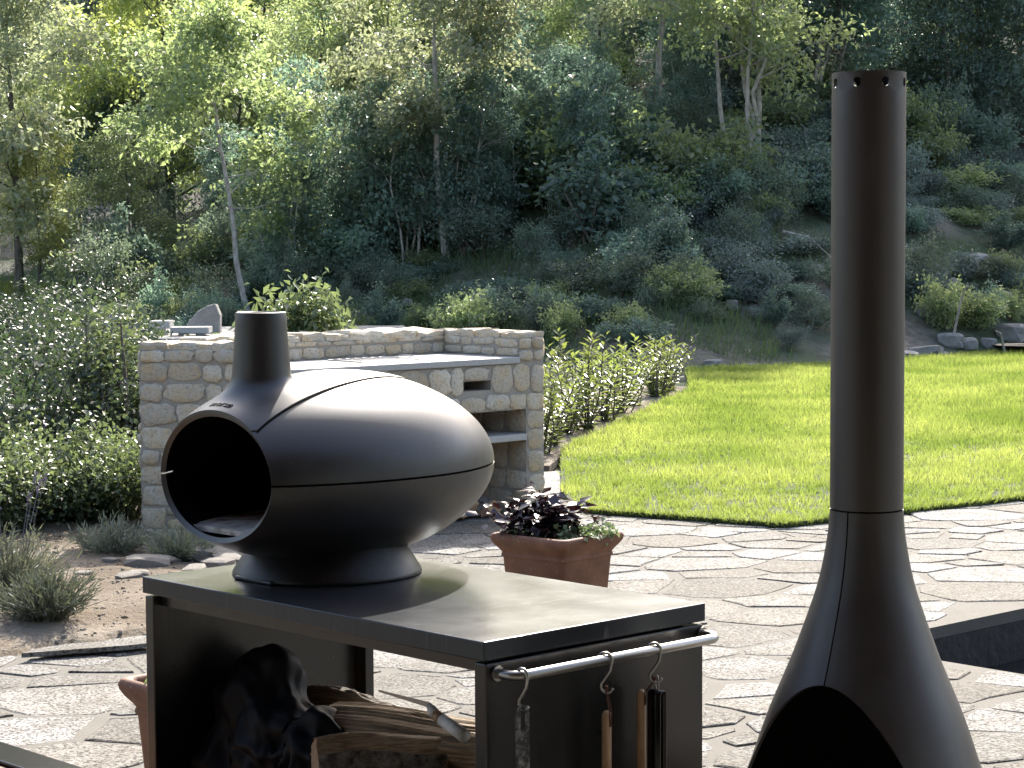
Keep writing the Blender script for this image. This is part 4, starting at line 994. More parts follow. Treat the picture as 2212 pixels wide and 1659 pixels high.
# ================================================================== TERRACOTTA PLANTERS
def ring_sq(prof, rnd=.06):
    V, F = [], []; seq = []
    for hw, z in prof:
        rr = min(rnd, hw * .35); pts = []
        for cx, cy, a0 in ((1, 1, 0), (-1, 1, 90), (-1, -1, 180), (1, -1, 270)):
            for k in range(4): a = R(a0 + 30 * k); pts.append((cx * (hw - rr) + math.cos(a) * rr, cy * (hw - rr) + math.sin(a) * rr, z))
        V += pts
    m = 16
    for i in range(len(prof) - 1):
        for k in range(m): k2 = (k + 1) % m; F.append((i * m + k, i * m + k2, (i + 1) * m + k2, (i + 1) * m + k))
    return V, F, m
def planter(name, loc, rz, label):
    t = empty(name, loc, rz); tag(t, label, 'planter', None)
    V, F, m = ring_sq([(.145, 0), (.150, .01), (.168, .255), (.170, .262)], .03); F.append(tuple(range(m - 1, -1, -1)))
    link('pot_body', py_mesh('pot_body', V, F, True), M['terracotta'], t)
    V, F, m = ring_sq([(.168, .258), (.174, .262), (.174, .272), (.171, .278), (.178, .290), (.194, .310), (.204, .328), (.207, .343), (.202, .356), (.190, .360), (.178, .356), (.174, .34), (.172, .30)], .03)
    link('rim', py_mesh('rim', V, F, True), M['terracotta'], t)
    V, F, m = ring_sq([(.1725, .318)], .03); F = [tuple(range(m))]
    link('potting_soil', py_mesh('potting_soil', V, F), M['soil'], t)
    return t
def rim_left(px, py, Y):
    return at_y(px, py, Y)
pR = at_y(1203, 1170, 9.0); planterR = planter('terracotta_planter', (pR.x, 9.0, .026), R(45 + 4), 'square terracotta planter filled with dark leaved and trailing plants behind the table')
def potplant(center, z0, seed):
    rng = np.random.default_rng(seed)
    # dark leaved
    t = empty('dark_leaved_plant', (center[0] - .04, center[1] + .02, z0)); t.scale = (1.6, 1.4, .88); tag(t, 'bushy plant with dark purple leaves in the terracotta planter', 'plant')
    tp, Cn, Dn = [], [], []
    for s in range(30):
        a = rng.uniform(0, 6.28); o = rng.uniform(0, .17); tip = Vector((math.cos(a) * o - .02, math.sin(a) * o * .8, rng.uniform(.06, .17) * (1.25 - 2.2 * o)))
        if s in (0, 1, 2): tip = Vector((-.02 + .05 * s, .02, .24 - .03 * s))
        V, F = tube_vf([(tip.x * .3, tip.y * .3, -.02), (tip.x * .7, tip.y * .7, tip.z * .6), tuple(tip)], [.003, .0025, .0015], 4, False); tp.append((V, quad2tri(F)))
        for k in range(4): Cn.append(tip * (.55 + .15 * k) + Vector(rng.normal(0, .008, 3))); Dn.append(Vector((math.cos(a + k * 1.5), math.sin(a + k * 1.5), .25)).normalized())
    V, F = foliage(np.array(Cn), np.array(Dn), 4, .018, .048, rng, 1.2, .62, .8)
    Vt, Ft = cat(tp); link('stem', np_mesh('stem', Vt, Ft, True), M['leaf_purple'], t); link('foliage', np_mesh('foliage', V, F), M['leaf_purple'], t)
    for (dx, dy, lab, nn) in ((.09, -.06, 'pale green round leaved trailing plant spilling over the front rim of the planter', 60), (-.11, -.03, 'feathery pale green filler plant at the side of the dark leaved one', 40)):
        t = empty('trailing_plant', (center[0] + dx, center[1] + dy, z0)); tag(t, lab, 'plant')
        rx, ry = (.13, .09) if dx > 0 else (.07, .07)
        Cn = np.stack([rng.normal(0, rx * .6, nn), rng.normal(0, ry * .6, nn), rng.uniform(.0, .07, nn)], 1)
        out = (np.hypot(Cn[:, 0] + dx, Cn[:, 1] + dy) > .19); Cn[out, 2] = rng.uniform(.03, .055, out.sum())
        Dn = nrm(np.stack([Cn[:, 0], Cn[:, 1], np.full(nn, .05)], 1))
        V, F = foliage(Cn, Dn, 7, .014, .024 if dx > 0 else .018, rng, 1.0, .95 if dx > 0 else .35, .8)
        tp = [(lambda q: (q[0], quad2tri(q[1])))(tube_vf([(c[0] * .3, c[1] * .3, -.02), (c[0] * .7, c[1] * .7, c[2] * .9 + .01), tuple(c)], [.0018, .0015, .001], 3, False)) for c in Cn]
        Vt, Ft = cat(tp); link('stem', np_mesh('stem', Vt, Ft, True), M['leaf_grey'], t); link('foliage', np_mesh('foliage', V, F), M['leaf_grey'], t)
potplant((pR.x, 9.0), .344, 9)
pLf = at_y(250, 1505, 6.0); pl_c = (pLf.x + .285, 6.0)
planterL = planter('terracotta_planter', (pl_c[0], pl_c[1], .026), R(45 - 2), 'square terracotta planter half hidden behind the leg of the table')
rngp = np.random.default_rng(3); nn = 60
t = empty('wiry_plant', (pl_c[0], pl_c[1], .344)); tag(t, 'wiry thin leaved plant in the half hidden planter', 'plant')
Cn = np.stack([rngp.uniform(-.16, .14, nn), rngp.uniform(-.13, .13, nn), rngp.uniform(.02, .10, nn)], 1)
tp = [(lambda q: (q[0], quad2tri(q[1])))(tube_vf([(c[0] * .5, c[1] * .5, -.02), (c[0] * .8, c[1] * .8, c[2] * .8), tuple(c)], [.002, .0016, .001], 3, False)) for c in Cn]
Vt, Ft = cat(tp); link('stem', np_mesh('stem', Vt, Ft, True), M['leaf_grey'], t)
V, F = foliage(Cn, nrm(Cn), 7, .02, .03, rngp, .8, .3); link('foliage', np_mesh('foliage', V, F), M['leaf_grey'], t)

# ================================================================== WORK TABLE
TL, TW, TT, TH = 1.2044, .6606, .040, .8026
F0 = Vector((-.0584, 4.2783, 0))
# local axes of the table: x along DW (short), y along DL (long); origin below the near corner
tb = empty('steel_work_table', F0, YAW); tag(tb, 'black steel outdoor work table with open shelf and side rail', 'table')
o = MB().box((0, 0, TH - TT), (TW, TL, TH)).build('top', M['worktop'], tb); bevel(o, .0025)
def panel(y0, y1, name):
    o = MB().box((.006, y0, .03), (TW - .006, y1, TH - TT - .006)).build(name, M['steel_black'], tb); bevel(o, .003)
panel(.002, .036, 'leg_panel'); panel(TL - .036, TL - .002, 'leg_panel')
o = MB().box((TW - .036, TL - .075, .03), (TW - .008, TL - .0365, TH - TT - .007)).build('rear_flange', M['steel_black'], tb); bevel(o, .002)
o = MB().box((.03, .0365, TH - TT - .03), (TW - .03, TL - .0365, TH - TT - .001)).build('under_frame', M['steel_black'], tb)
SHZ = .27
o = MB().box((.012, .037, SHZ - .02), (TW - .012, TL - .037, SHZ)).build('shelf', M['steel_black'], tb); bevel(o, .002)
for x in (.05, TW - .05):
    for y in (.02, TL - .02): MB().tube([(x, y, .0265), (x, y, .0305)], .016, 12).build('foot', M['black_lacquer'], tb)
# rail on the near short side (outward = -y local)
ru0, ru1, rh, ro, rr = .035, TW - .012, .735, .055, .0105
pts = [(ru0, .002, rh), (ru0, -.02, rh)]
for k in range(1, 6): a = R(18 * k); pts.append((ru0 + .035 * (1 - math.cos(a)), -.02 - .035 * math.sin(a), rh))
for k in range(0, 6): a = R(18 * k); pts.append((ru1 - .035 + .035 * math.sin(a), -.02 - .035 * math.cos(a), rh))
pts += [(ru1, .002, rh)]
rail = MB().tube(pts, rr, 20).build('rail', M['stainless'], tb, smooth=True)
for x in (ru0, ru1): MB().tube([(x, .0018, rh), (x, -.004, rh)], .016, 16).build('flange', M['stainless'], rail, smooth=False)
tmat = tb.matrix_basis.copy()
TWd = lambda x, y, z: F0 + DW * x + DL * y + Vector((0, 0, z))     # table-local to world

# --- S hooks with tools
def s_hook(u, rot, label):
    z0 = rh + rr + .0035; wr = .0032; pts = []
    R1 = rr + .0045
    for k in range(9): a = R(200 - 25 * k); pts.append((R1 * math.cos(a), 0, rh + R1 * math.sin(a)))          # over the rail
    z = pts[-1][2]; x = pts[-1][0]
    pts += [(.011, 0, rh - .022), (.002, 0, rh - .036), (-.008, 0, rh - .050)]
    for k in range(1, 9): a = R(170 + 22 * k); pts.append((.004 + .0125 * math.cos(a), 0, rh - .056 + .0125 * math.sin(a)))
    w = TWd(u, -ro, 0)
    o = MB().tube(pts, wr, 8).build('s_hook', M['stainless'], None, smooth=True, loc=w); o.rotation_euler = (0, 0, YAW - math.pi / 2 + rot)
    o['label'] = label; o['category'] = 'hook'
    return w + Vector((0, 0, rh - .066))
def u_rail(px):
    x, y, _ = ray(px, 1440); d = Vector((x, y, 0)); q = F0 - DL * ro; n = -DL
    t = q.dot(n) / d.dot(n); return (d * t - F0).dot(DW)
h1 = s_hook(u_rail(1127), .1, 'steel s-hook carrying the slotted metal scraper on the rail')
h2 = s_hook(u_rail(1306), .75, 'steel s-hook carrying the wooden handled tool on the rail')
h3 = s_hook(u_rail(1412), .85, 'steel s-hook carrying the black tongs on the rail')
# slotted flat steel bar
def flat_bar(h):
    t = empty('slotted_scraper', (h.x, h.y, h.z)); t.rotation_euler = (0, 0, YAW - R(12)); tag(t, 'flat steel scraper with a slotted rounded handle hanging from the rail', 'scraper')
    w, top, sl, sw = .0155, .022, .034, .005
    out = [(w * math.cos(R(a)), top - w + w * math.sin(R(a))) for a in range(0, 181, 15)] + [(-w, -.34), (w, -.34)]
    slot = [(sw * math.cos(R(a)), top - .012 - .0 + sw * math.sin(R(a)) * 1) for a in range(0, 181, 30)] + [(sw * math.cos(R(a)), top - .012 - sl + sw * math.sin(R(a))) for a in range(180, 361, 30)]
    import bmesh
    bm = bmesh.new(); vo = [bm.verts.new((x, 0, z)) for x, z in out]; vi = [bm.verts.new((x, 0, z)) for x, z in slot]
    eo = [bm.edges.new((vo[i], vo[(i + 1) % len(vo)])) for i in range(len(vo))]; ei = [bm.edges.new((vi[i], vi[(i + 1) % len(vi)])) for i in range(len(vi))]
    bmesh.ops.triangle_fill(bm, use_beauty=True, use_dissolve=False, edges=eo + ei)
    me = bpy.data.meshes.new('handle'); bm.to_mesh(me); bm.free()
    o = link('handle', me, M['blackened_steel'], t); m = o.modifiers.new('thick', 'SOLIDIFY'); m.thickness = .004; m.offset = 0
    MB().box((-.05, -.001, -.44), (.05, .001, -.33)).build('blade', M['dull_steel'], t)
flat_bar(h1 + Vector((0, -.004, -.013)))
def rounded_bar(w, d, z0, z1, n=3):
    V, F = [], []
    prof = [(-.5, -.3), (-.3, -.5), (.3, -.5), (.5, -.3), (.5, .3), (.3, .5), (-.3, .5), (-.5, .3)]
    lv = [(z1, .55), (z1 - .006, .9), (z1 - .014, 1), (z1 - .10, .97), (z0, 1.12)]
    for z, k in lv: V += [(x * w * k, y * d * k, z) for x, y in prof]
    for i in range(len(lv) - 1):
        for k in range(8): k2 = (k + 1) % 8; F.append((i * 8 + k, (i + 1) * 8 + k, (i + 1) * 8 + k2, i * 8 + k2))
    F.append(tuple(range(8))); F.append(tuple(range(4 * 8 + 7, 4 * 8 - 1, -1)))
    return V, F
def wood_tool(h, off, top, label, w=.021, d=.017):
    t = empty('wooden_handled_tool', (h.x + off[0], h.y + off[1], h.z)); t.rotation_euler = (0, 0, YAW + R(15)); tag(t, label, 'tool')
    V, F = rounded_bar(w, d, top - .36, top); hd = link('handle', py_mesh('handle', V, F, True), M['handle_wood'], t)
    MB().tube([(0, -d * .53, top - .030), (0, -d * .50, top - .0302)], .0032, 10).build('cord_hole_shade', M['soot_and_shade'], hd)  # black disc painted on for the shade inside the hole, nothing is cut
    MB().box((-.035, -.001, top - .45), (.035, .001, top - .35)).build('blade', M['dull_steel'], t)
    iv = Matrix.Rotation(-(YAW + R(15)), 3, 'Z') @ Vector((-off[0], -off[1], 0))
    cd = MB().tube([(-.002, -d * .54, top - .03), (-.004, -d * .58, top - .004), (iv.x - .003, iv.y, .001), (iv.x, iv.y + .002, .006), (iv.x + .003, iv.y, .001), (.004, -d * .58, top - .004), (.002, -d * .54, top - .03)], .0013, 6).build('cord', M['cord'], t)
    MB().tube([(iv.x - .003, iv.y - .003, .006), (iv.x + .003, iv.y + .003, .009)], .004, 8).build('knot', M['cord'], cd)
wood_tool(h2 + Vector((.003, -.002, .002)), (.0, .0), -.042, 'tool with a pale rounded wooden handle and brown cord hanging from the rail')
wood_tool(h3 + Vector((0, 0, 0)), (-.026, .012), -.020, 'second wooden handle on a brown cord tucked behind the black tongs')
# black tongs: a strip folded over at the top
def tongs(h):
    t = empty('black_tongs', (h.x + .006, h.y - .004, h.z)); t.rotation_euler = (0, 0, R(-40)); tag(t, 'black strip metal tongs hanging folded from a steel ring', 'tongs')
    g, w, th = .0105, .033, .0024; top = -.018
    path = [(-g - .004, top - .40), (-g, top - .2), (-g, top - g)] + [(g * math.cos(R(a)), top - g + g * math.sin(R(a))) for a in range(150, 0, -30)] + [(g, top - g), (g, top - .2), (g + .004, top - .40)]
    V, F = [], []
    for x, z in path: V += [(-w / 2, x, z), (w / 2, x, z)]
    for i in range(len(path) - 1): F.append((2 * i, 2 * i + 1, 2 * i + 3, 2 * i + 2))
    o = link('strip', py_mesh('strip', V, F, True), M['black_lacquer'], t); m = o.modifiers.new('thick', 'SOLIDIFY'); m.thickness = th; m.offset = 0
    rg = [(.0085 * math.cos(R(a)), 0, -.002 + .016 * math.sin(R(a))) for a in range(0, 361, 20)]
    o = MB().tube(rg, .0016, 6, False).build('ring', M['stainless'], t, smooth=True); o.rotation_euler = (0, 0, R(-30))
    MB().tube([(0, 0, top - .003), (0, 0, top + .004)], .004, 10).build('rivet', M['stainless'], t)
tongs(h3)

# ================================================================== PIZZA OVEN
ov_c = at_h(707, 1235, TH); OA, OB, OCU, OCL = .474, .315, .234, .217; UM = -.352; OH = .250; ODX = .02
ov = empty('outdoor_oven', ov_c, YAW + R(1)); tag(ov, 'black cast iron egg shaped outdoor pizza oven with short chimney on the table', 'oven')
# local: x from mouth (negative) to tail (positive), y across, z up from the table top; centre of the egg at z = OH
OBODY = []
def egg(u, ph, off=0.0):
    r = max(0.0, 1 - (u / OA) ** 2) ** (.5 if u < 0 else .5 + .12 * min(1, u / .25)); c = OCU if math.sin(ph) >= 0 else OCL
    p = Vector((u, OB * r * math.cos(ph), c * r * math.sin(ph)))
    if off:
        n = Vector((u / OA ** 2, p.y / OB ** 2, p.z / c ** 2)).normalized(); p = p + n * off
    return p + Vector((0, 0, OH))
def us(n):
    a0 = math.acos(-UM / OA)                                       # parametrise by angle so the tail is smooth
    return [-OA * math.cos(a0 + (math.pi - a0) * i / n) for i in range(n + 1)]
def shell(ph0, ph1, zgap, name):
    n, m = 44, 40; V, F = [], []; UU = us(n)
    for off in (0.0, -.013):
        for u in UU:
            for j in range(m + 1):
                ph = ph0 + (ph1 - ph0) * j / m; p = egg(u, ph, off)
                p.z = max(p.z, OH + zgap) if zgap > 0 else min(p.z, OH + zgap)
                V.append(p)
    K = (n + 1) * (m + 1); I = lambda s, i, j: s * K + i * (m + 1) + j
    for i in range(n):
        for j in range(m):
            F.append((I(0, i, j), I(0, i + 1, j), I(0, i + 1, j + 1), I(0, i, j + 1))); F.append((I(1, i, j), I(1, i, j + 1), I(1, i + 1, j + 1), I(1, i + 1, j)))
    for j in range(m): F.append((I(0, 0, j), I(0, 0, j + 1), I(1, 0, j + 1), I(1, 0, j)))
    for i in range(n): F.append((I(0, i, 0), I(1, i, 0), I(1, i + 1, 0), I(0, i + 1, 0))); F.append((I(0, i, m), I(0, i + 1, m), I(1, i + 1, m), I(1, i, m)))
    me = py_mesh(name, V, F, True); me.validate()
    o = link(name, me, M['enamel'], ov); e = o.modifiers.new('es', 'EDGE_SPLIT'); e.split_angle = R(40); return o
shell(0, math.pi, .0025, 'upper_shell'); shell(math.pi, 2 * math.pi, -.0025, 'lower_shell')
# dark lining behind the seam and inside
V, F = [], []; n, m = 26, 36; UU = us(n)[1:]
for u in UU:
    for j in range(m): V.append(egg(u, 2 * math.pi * j / m, -.016))
for i in range(len(UU) - 1):
    for j in range(m): F.append((i * m + j, i * m + (j + 1) % m, (i + 1) * m + (j + 1) % m, (i + 1) * m + j))
link('lining', py_mesh('lining', V, F, True), M['soot_and_shade'], ov)
# hearth floor with ash
hz_ = OH - .118; V = []; uu = [UM + .03 + (OA * .80 - UM - .03) * i / 24 for i in range(25)]; hw = []
for u in uu:
    r2 = 1 - (u / OA) ** 2; w2 = r2 - (.118 / OCL) ** 2; hw.append(OB * math.sqrt(max(w2, .0004)) - .032)
V = [(u, -max(w, .004), hz_) for u, w in zip(uu, hw)] + [(u, max(w, .004), hz_) for u, w in zip(reversed(uu), reversed(hw))]
mb = MB(); k = len(V); mb.add(V + [(a, b, c - .012) for a, b, c in V], [tuple(range(k))] + [(i, k + i, k + (i + 1) % k, (i + 1) % k) for i in range(k)])
mb.build('hearth_stone', M['ash'], ov)
# hood with chimney, following the egg
UF, RF = -.212, .0595; ZT = .632; ZB = .455
def eggz(x, y):
    q = max(0.0, 1 - (x / OA) ** 2) ** (1.0 if x < 0 else 1.0 + .24 * min(1, x / .25)) - (y / OB) ** 2
    return OH + OCU * math.sqrt(max(q, 0))
def outline(al):
    c, s = math.cos(al), math.sin(al); lo, hi = 0.0, .7
    def inside(x, y):
        if x < UM + .001: return False
        t = (x - UM) / .60
        return t < 1 and abs(y) < .148 * (1 - t ** 2.1) ** .62
    for _ in range(40):
        md = (lo + hi) / 2
        if inside(UF + md * c, md * s): lo = md
        else: hi = md
    return lo
nal = 96; prof_n = 0; V, F = [], []; rings = None
for k in range(nal):
    al = 2 * math.pi * k / nal; c, s = math.cos(al), math.sin(al); rm = outline(al); pts = []
    for (r_, z_) in ((RF - .007, ZT - .14), (RF - .007, ZT - .002), (RF - .004, ZT), (RF - .001, ZT - .001), (RF, ZT - .004)): pts.append((r_, z_))
    z1 = ZB + .03; r1 = RF + .010
    for i in range(1, 7): t = i / 6; pts.append((RF + (r1 - RF) * t ** 1.4, ZT - .004 + (z1 - ZT + .004) * t))
    re = min(rm * .82, .20 if c > 0 else .15); re = max(re, r1 + .015); ze = eggz(UF + re * c, re * s) + .0035
    dr = .01; sl = (eggz(UF + (re + dr) * c, (re + dr) * s) - eggz(UF + (re - dr) * c, (re - dr) * s)) / (2 * dr)
    Ln = math.hypot(re - r1, z1 - ze); T0 = Vector((.10, -1.0)) * Ln * 1.0; T1 = Vector((1, sl)).normalized() * Ln * 1.15
    for i in range(1, 17):
        t = i / 16; h00 = 2 * t ** 3 - 3 * t ** 2 + 1; h10 = t ** 3 - 2 * t ** 2 + t; h01 = -2 * t ** 3 + 3 * t ** 2; h11 = t ** 3 - t ** 2
        pts.append((h00 * r1 + h10 * T0.x + h01 * re + h11 * T1.x, h00 * z1 + h10 * T0.y + h01 * ze + h11 * T1.y))
    for i in range(1, 9):
        r_ = re + (rm - re) * i / 8; pts.append((r_, eggz(UF + r_ * c, r_ * s) + .0035))
    pts.append((rm + .0002, eggz(UF + rm * c, rm * s) - .004))
    m = len(pts); V += [(UF + r_ * c, r_ * s, z_) for r_, z_ in pts]
for k in range(nal):
    k2 = (k + 1) % nal
    for i in range(m - 1): F.append((k * m + i, k * m + i + 1, k2 * m + i + 1, k2 * m + i))
hood = link('chimney_hood', py_mesh('chimney_hood', V, F, True), M['enamel'], ov); es = hood.modifiers.new('es', 'EDGE_SPLIT'); es.split_angle = R(38)
# black bead round the hood, painted in for the shade in its seam
gp_ = []
for k in range(nal + 1):
    al = 2 * math.pi * k / nal; rm = outline(al) + .0022; x, y = UF + rm * math.cos(al), rm * math.sin(al)
    if x > UM + .003: gp_.append((x, y, eggz(x, y) + .0006))
j0 = max(range(len(gp_) - 1), key=lambda i: (Vector(gp_[i]) - Vector(gp_[i + 1])).length)
gp_ = gp_[j0 + 1:] + gp_[:j0 + 1]
MB().tube(gp_, .0019, 6).build('seam_shade', M['soot_and_shade'], hood)
# lettering on the hood above the mouth
fc = bpy.data.curves.new('lettering', 'FONT'); fc.body = 'mors\u00f8'; fc.size = .030; fc.extrude = .0008; fc.align_x = 'CENTER'
to = bpy.data.objects.new('tmp_text', fc); COL.objects.link(to); bpy.context.view_layer.update()
tm = bpy.data.meshes.new_from_object(to.evaluated_get(bpy.context.evaluated_depsgraph_get())); bpy.data.objects.remove(to)
co = np.empty(len(tm.vertices) * 3); tm.vertices.foreach_get('co', co); co = co.reshape(-1, 3); new = []
for a, b, c in co:
    x = UM + .016 + b * .9; y = -(a) ; new.append((x, y, eggz(x, y) + .0042 + c))
tm.vertices.foreach_set('co', np.array(new).ravel()); tm.update(); tm.name = 'lettering'
link('lettering', tm, M['lettering'], hood)
for ch_ in list(ov.children): ch_.location.x = ODX
# foot
V, F = lathe_vf([(.0, .012), (.205, .012), (.213, .0), (.226, .0), (.228, .004), (.226, .010), (.207, .04), (.190, .066), (.180, .085), (.172, .105)], 72)
link('foot', py_mesh('foot', V, F, True), M['enamel_foot'], ov)
o = MB().box((-.228, -.07, .0), (-.214, .07, .009)).build('ash_lip', M['enamel_foot'], ov); bevel(o, .003)

# ================================================================== CHIMINEA
kY = 4.49; ks = FPX / kY
kc = at_y(1871, 1100, kY); kam = empty('steel_chiminea', (kc.x, kY, .0)); tag(kam, 'tall bottle shaped black steel outdoor fireplace with arched opening and flue', 'fireplace')
def kz(py): return at_y(1871, py, kY).z
KP = [(1108, 79), (1144, 82), (1179, 87), (1214, 94), (1250, 101), (1285, 112), (1320, 124), (1356, 137), (1391, 150), (1426, 163), (1462, 179), (1497, 194), (1532, 209), (1567, 222), (1603, 234), (1638, 246), (1659, 253)]
kh = np.array([kz(y) for y, _ in KP]); kr = np.array([w / ks for _, w in KP])
kh = np.concatenate([kh, [.46, .40, .34, .28, .22, .16, .11, .075, .05]]); kr = np.concatenate([kr, [.256, .267, .272, .270, .262, .246, .225, .205, .19]])
od = np.argsort(kh); kh, kr = kh[od], kr[od]
def krad(z): return float(np.interp(z, kh, kr))
zS = kz(1098); zA = kz(1453); zMid = kz(1830); zBot = .17
zs = sorted(set([round(float(v), 4) for v in np.linspace(.05, zS - .002, 90)] + [zA - .001 * k * k for k in range(0, 14)]))
def half(z):
    r = krad(z); g = .0016 / r
    if z >= zA: return g
    if z > zMid: a = 62 * math.sqrt(max(0, 1 - ((z - zMid) / (zA - zMid)) ** 2))
    elif z > zBot: a = 62 * (max(0, 1 - ((zMid - z) / (zMid - zBot)) ** 2)) ** .5
    else: return .0003
    return max(R(a), g)
# smooth radius
krs = lambda z: sum(krad(z + d) for d in (-.03, -.015, 0, .015, .03)) / 5
AZ0 = -math.pi / 2 - R(39)
V, F = [], []; nt = 96
for z in zs:
    hA = half(z); r = krs(z)
    for k in range(nt + 1):
        th = AZ0 + hA + (2 * math.pi - 2 * hA) * k / nt; V.append((r * math.cos(th), r * math.sin(th), z))
for i in range(len(zs) - 1):
    for k in range(nt): F.append((i * (nt + 1) + k, i * (nt + 1) + k + 1, (i + 1) * (nt + 1) + k + 1, (i + 1) * (nt + 1) + k))
body = link('body', py_mesh('body', V, F, True), M['kamino'], kam); body.data.materials.append(M['soot_and_shade'])
sm = body.modifiers.new('thick', 'SOLIDIFY'); sm.thickness = .006; sm.offset = -1; sm.material_offset = 1; sm.material_offset_rim = 0; es = body.modifiers.new('es', 'EDGE_SPLIT'); es.split_angle = R(35)
V, F = lathe_vf([(.0, .052), (krs(.055) - .008, .052)], 48); link('ash_tray', py_mesh('ash_tray', V, F), M['soot_and_shade'], kam)
V, F = lathe_vf([(.10, .0265), (.18, .0265), (.185, .049), (.10, .049)], 48); link('base_ring', py_mesh('base_ring', V, F, True), M['kamino'], kam)
# flue with a ring of vent holes near the top
RFk = .0755; zt = kz(158); zh = kz(181); hr = .0092; hb = .020
V, F = [], []
def ringv(z, n=96): return [(RFk * math.cos(2 * math.pi * k / n), RFk * math.sin(2 * math.pi * k / n), z) for k in range(n)]
n = 96
zl = list(np.linspace(zS + .0015, zh - hb, 14)) ; base = []
for z in zl: base.append(len(V)); V += ringv(z)
for i in range(len(zl) - 1):
    for k in range(n): k2 = (k + 1) % n; F.append((base[i] + k, base[i] + k2, base[i + 1] + k2, base[i + 1] + k))
bt = [len(V)]; V += ringv(zh + hb); bt.append(len(V)); V += ringv(zt)
for k in range(n): k2 = (k + 1) % n; F.append((bt[0] + k, bt[0] + k2, bt[1] + k2, bt[1] + k))
lowb, topb = base[-1], bt[0]; sec = 12; az_h = -math.pi / 2 + R(17)
offk = 0
for s in range(8):
    a0 = 2 * math.pi * (s * sec) / n; ac = a0 + math.pi * sec / n
    loop = [lowb + (s * sec + k) % n for k in range(sec + 1)] + [topb + (s * sec + k) % n for k in range(sec, -1, -1)]
    hv = []
    for vi in loop:
        v = V[vi]; ang = math.atan2(v[1], v[0]); da = (ang - ac + math.pi) % (2 * math.pi) - math.pi; x, y = da * RFk, v[2] - zh
        l = math.hypot(x, y); x, y = x / l * hr, y / l * hr; an = ac + x / RFk; hv.append(len(V)); V.append((RFk * math.cos(an), RFk * math.sin(an), zh + y))
    L_ = len(loop)
    for i in range(L_): j = (i + 1) % L_; F.append((loop[i], loop[j], hv[j], hv[i]))
flue = link('flue_pipe', py_mesh('flue_pipe', V, F, True), M['kamino'], kam); flue.data.materials.append(M['soot_and_shade'])
flue.rotation_euler = (0, 0, az_h - math.pi * sec / n)
sm = flue.modifiers.new('thick', 'SOLIDIFY'); sm.thickness = .003; sm.offset = -1; sm.material_offset = 1; es = flue.modifiers.new('es', 'EDGE_SPLIT'); es.split_angle = R(35)
MB().tube([(0, 0, zS - .02), (0, 0, zS + .02)], RFk - .006, 64).build('collar', M['soot_and_shade'], kam)

# ================================================================== THINGS UNDER THE TABLE
def log_mesh(L, w, h, seed, tri=True):
    """split log: wedge section with bark on one side; x along the grain"""
    r = random.Random(seed); n = 22
    sec_ = [(-.5, -.35), (-.2, -.48), (.2, -.5), (.5, -.38), (.42, -.05), (.3, .2), (.12, .46), (-.05, .5), (-.22, .3), (-.40, .0)]
    n = 16; V, F, MI = [], [], []; fine = []
    for k in range(10):
        a_, b_ = sec_[k], sec_[(k + 1) % 10]; pieces = max(2, int(math.hypot((b_[0] - a_[0]) * w, (b_[1] - a_[1]) * h) / .0055))
        for q in range(pieces): fine.append((a_[0] + (b_[0] - a_[0]) * q / pieces, a_[1] + (b_[1] - a_[1]) * q / pieces, k in (4, 5, 6)))
    m = len(fine); base_ = [r.choice((-.055, -.03, 0, .015, .03)) + r.uniform(-.012, .012) for _ in fine]; ends_ = [(r.uniform(-.5, -.47), r.uniform(.47, .5)) for _ in fine]
    for i in range(n + 1):
        for k, (y, z, bk) in enumerate(fine):
            if i % 4 == 0 and r.random() < .22: base_[k] = r.choice((-.055, -.03, 0, .015, .03)) + r.uniform(-.012, .012)
            e_ = 1 + (base_[k] if not bk else r.uniform(-.05, .05)); t = ends_[k][0] + (ends_[k][1] - ends_[k][0]) * i / n
            V.append((t * L, y * w * e_ + .006 * math.sin(t * 6 + seed), z * h * e_ + .012 * math.sin(t * 5 + seed)))
    for i in range(n):
        for k in range(m): F.append((i * m + k, i * m + (k + 1) % m, (i + 1) * m + (k + 1) % m, (i + 1) * m + k)); MI.append(1 if fine[k][2] else 0)
    F.append(tuple(range(m - 1, -1, -1))); MI.append(2); F.append(tuple(n * m + k for k in range(m))); MI.append(2)
    me = py_mesh('split_log', V, F)
    for q in ('log_wood', 'log_bark', 'log_end'): me.materials.append(M[q])
    me.polygons.foreach_set('material_index', np.array(MI, dtype=np.int32)); return me
def log(name, c, direction, L, w, h, seed, roll, label):
    d = Vector(direction).normalized(); rot = d.to_track_quat('X', 'Z').to_matrix() @ Matrix.Rotation(roll, 3, 'X')
    o = link(name, log_mesh(L, w, h, seed)); o.rotation_euler = rot.to_euler(); o.location = c; return tag(o, label, 'log')
dxy = lambda px, py, x_: TWd(x_, 0, 0)
def under(px, py, yl):                                             # point inside the table at local depth yl along the long side
    x, y, z = ray(px, py); q = F0 + DL * yl; n = DL; dn = x * n.x + y * n.y; t = (q.x * n.x + q.y * n.y) / dn
    return Vector((x * t, y * t, EYE + z * t))
def under_x(px, py, xl):
    x, y, z = ray(px, py); q = F0 + DW * xl; n = DW; t = (q.x * n.x + q.y * n.y) / (x * n.x + y * n.y)
    return Vector((x * t, y * t, EYE + z * t))
c1 = under_x(905, 1590, .36); log('split_log', (c1.x, c1.y, c1.z), tuple(DL * -1 + Vector((0, 0, .03)) + DW * .35), .50, .15, .12, 3, R(-35), 'long pale split log with splintered grain lying on the shelf')
c2 = under_x(730, 1545, .40); log('split_log', (c2.x, c2.y, c2.z), tuple(DL * -1 + DW * .25), .34, .13, .12, 8, R(10), 'split log with rough bark on top lying behind the black cloth')
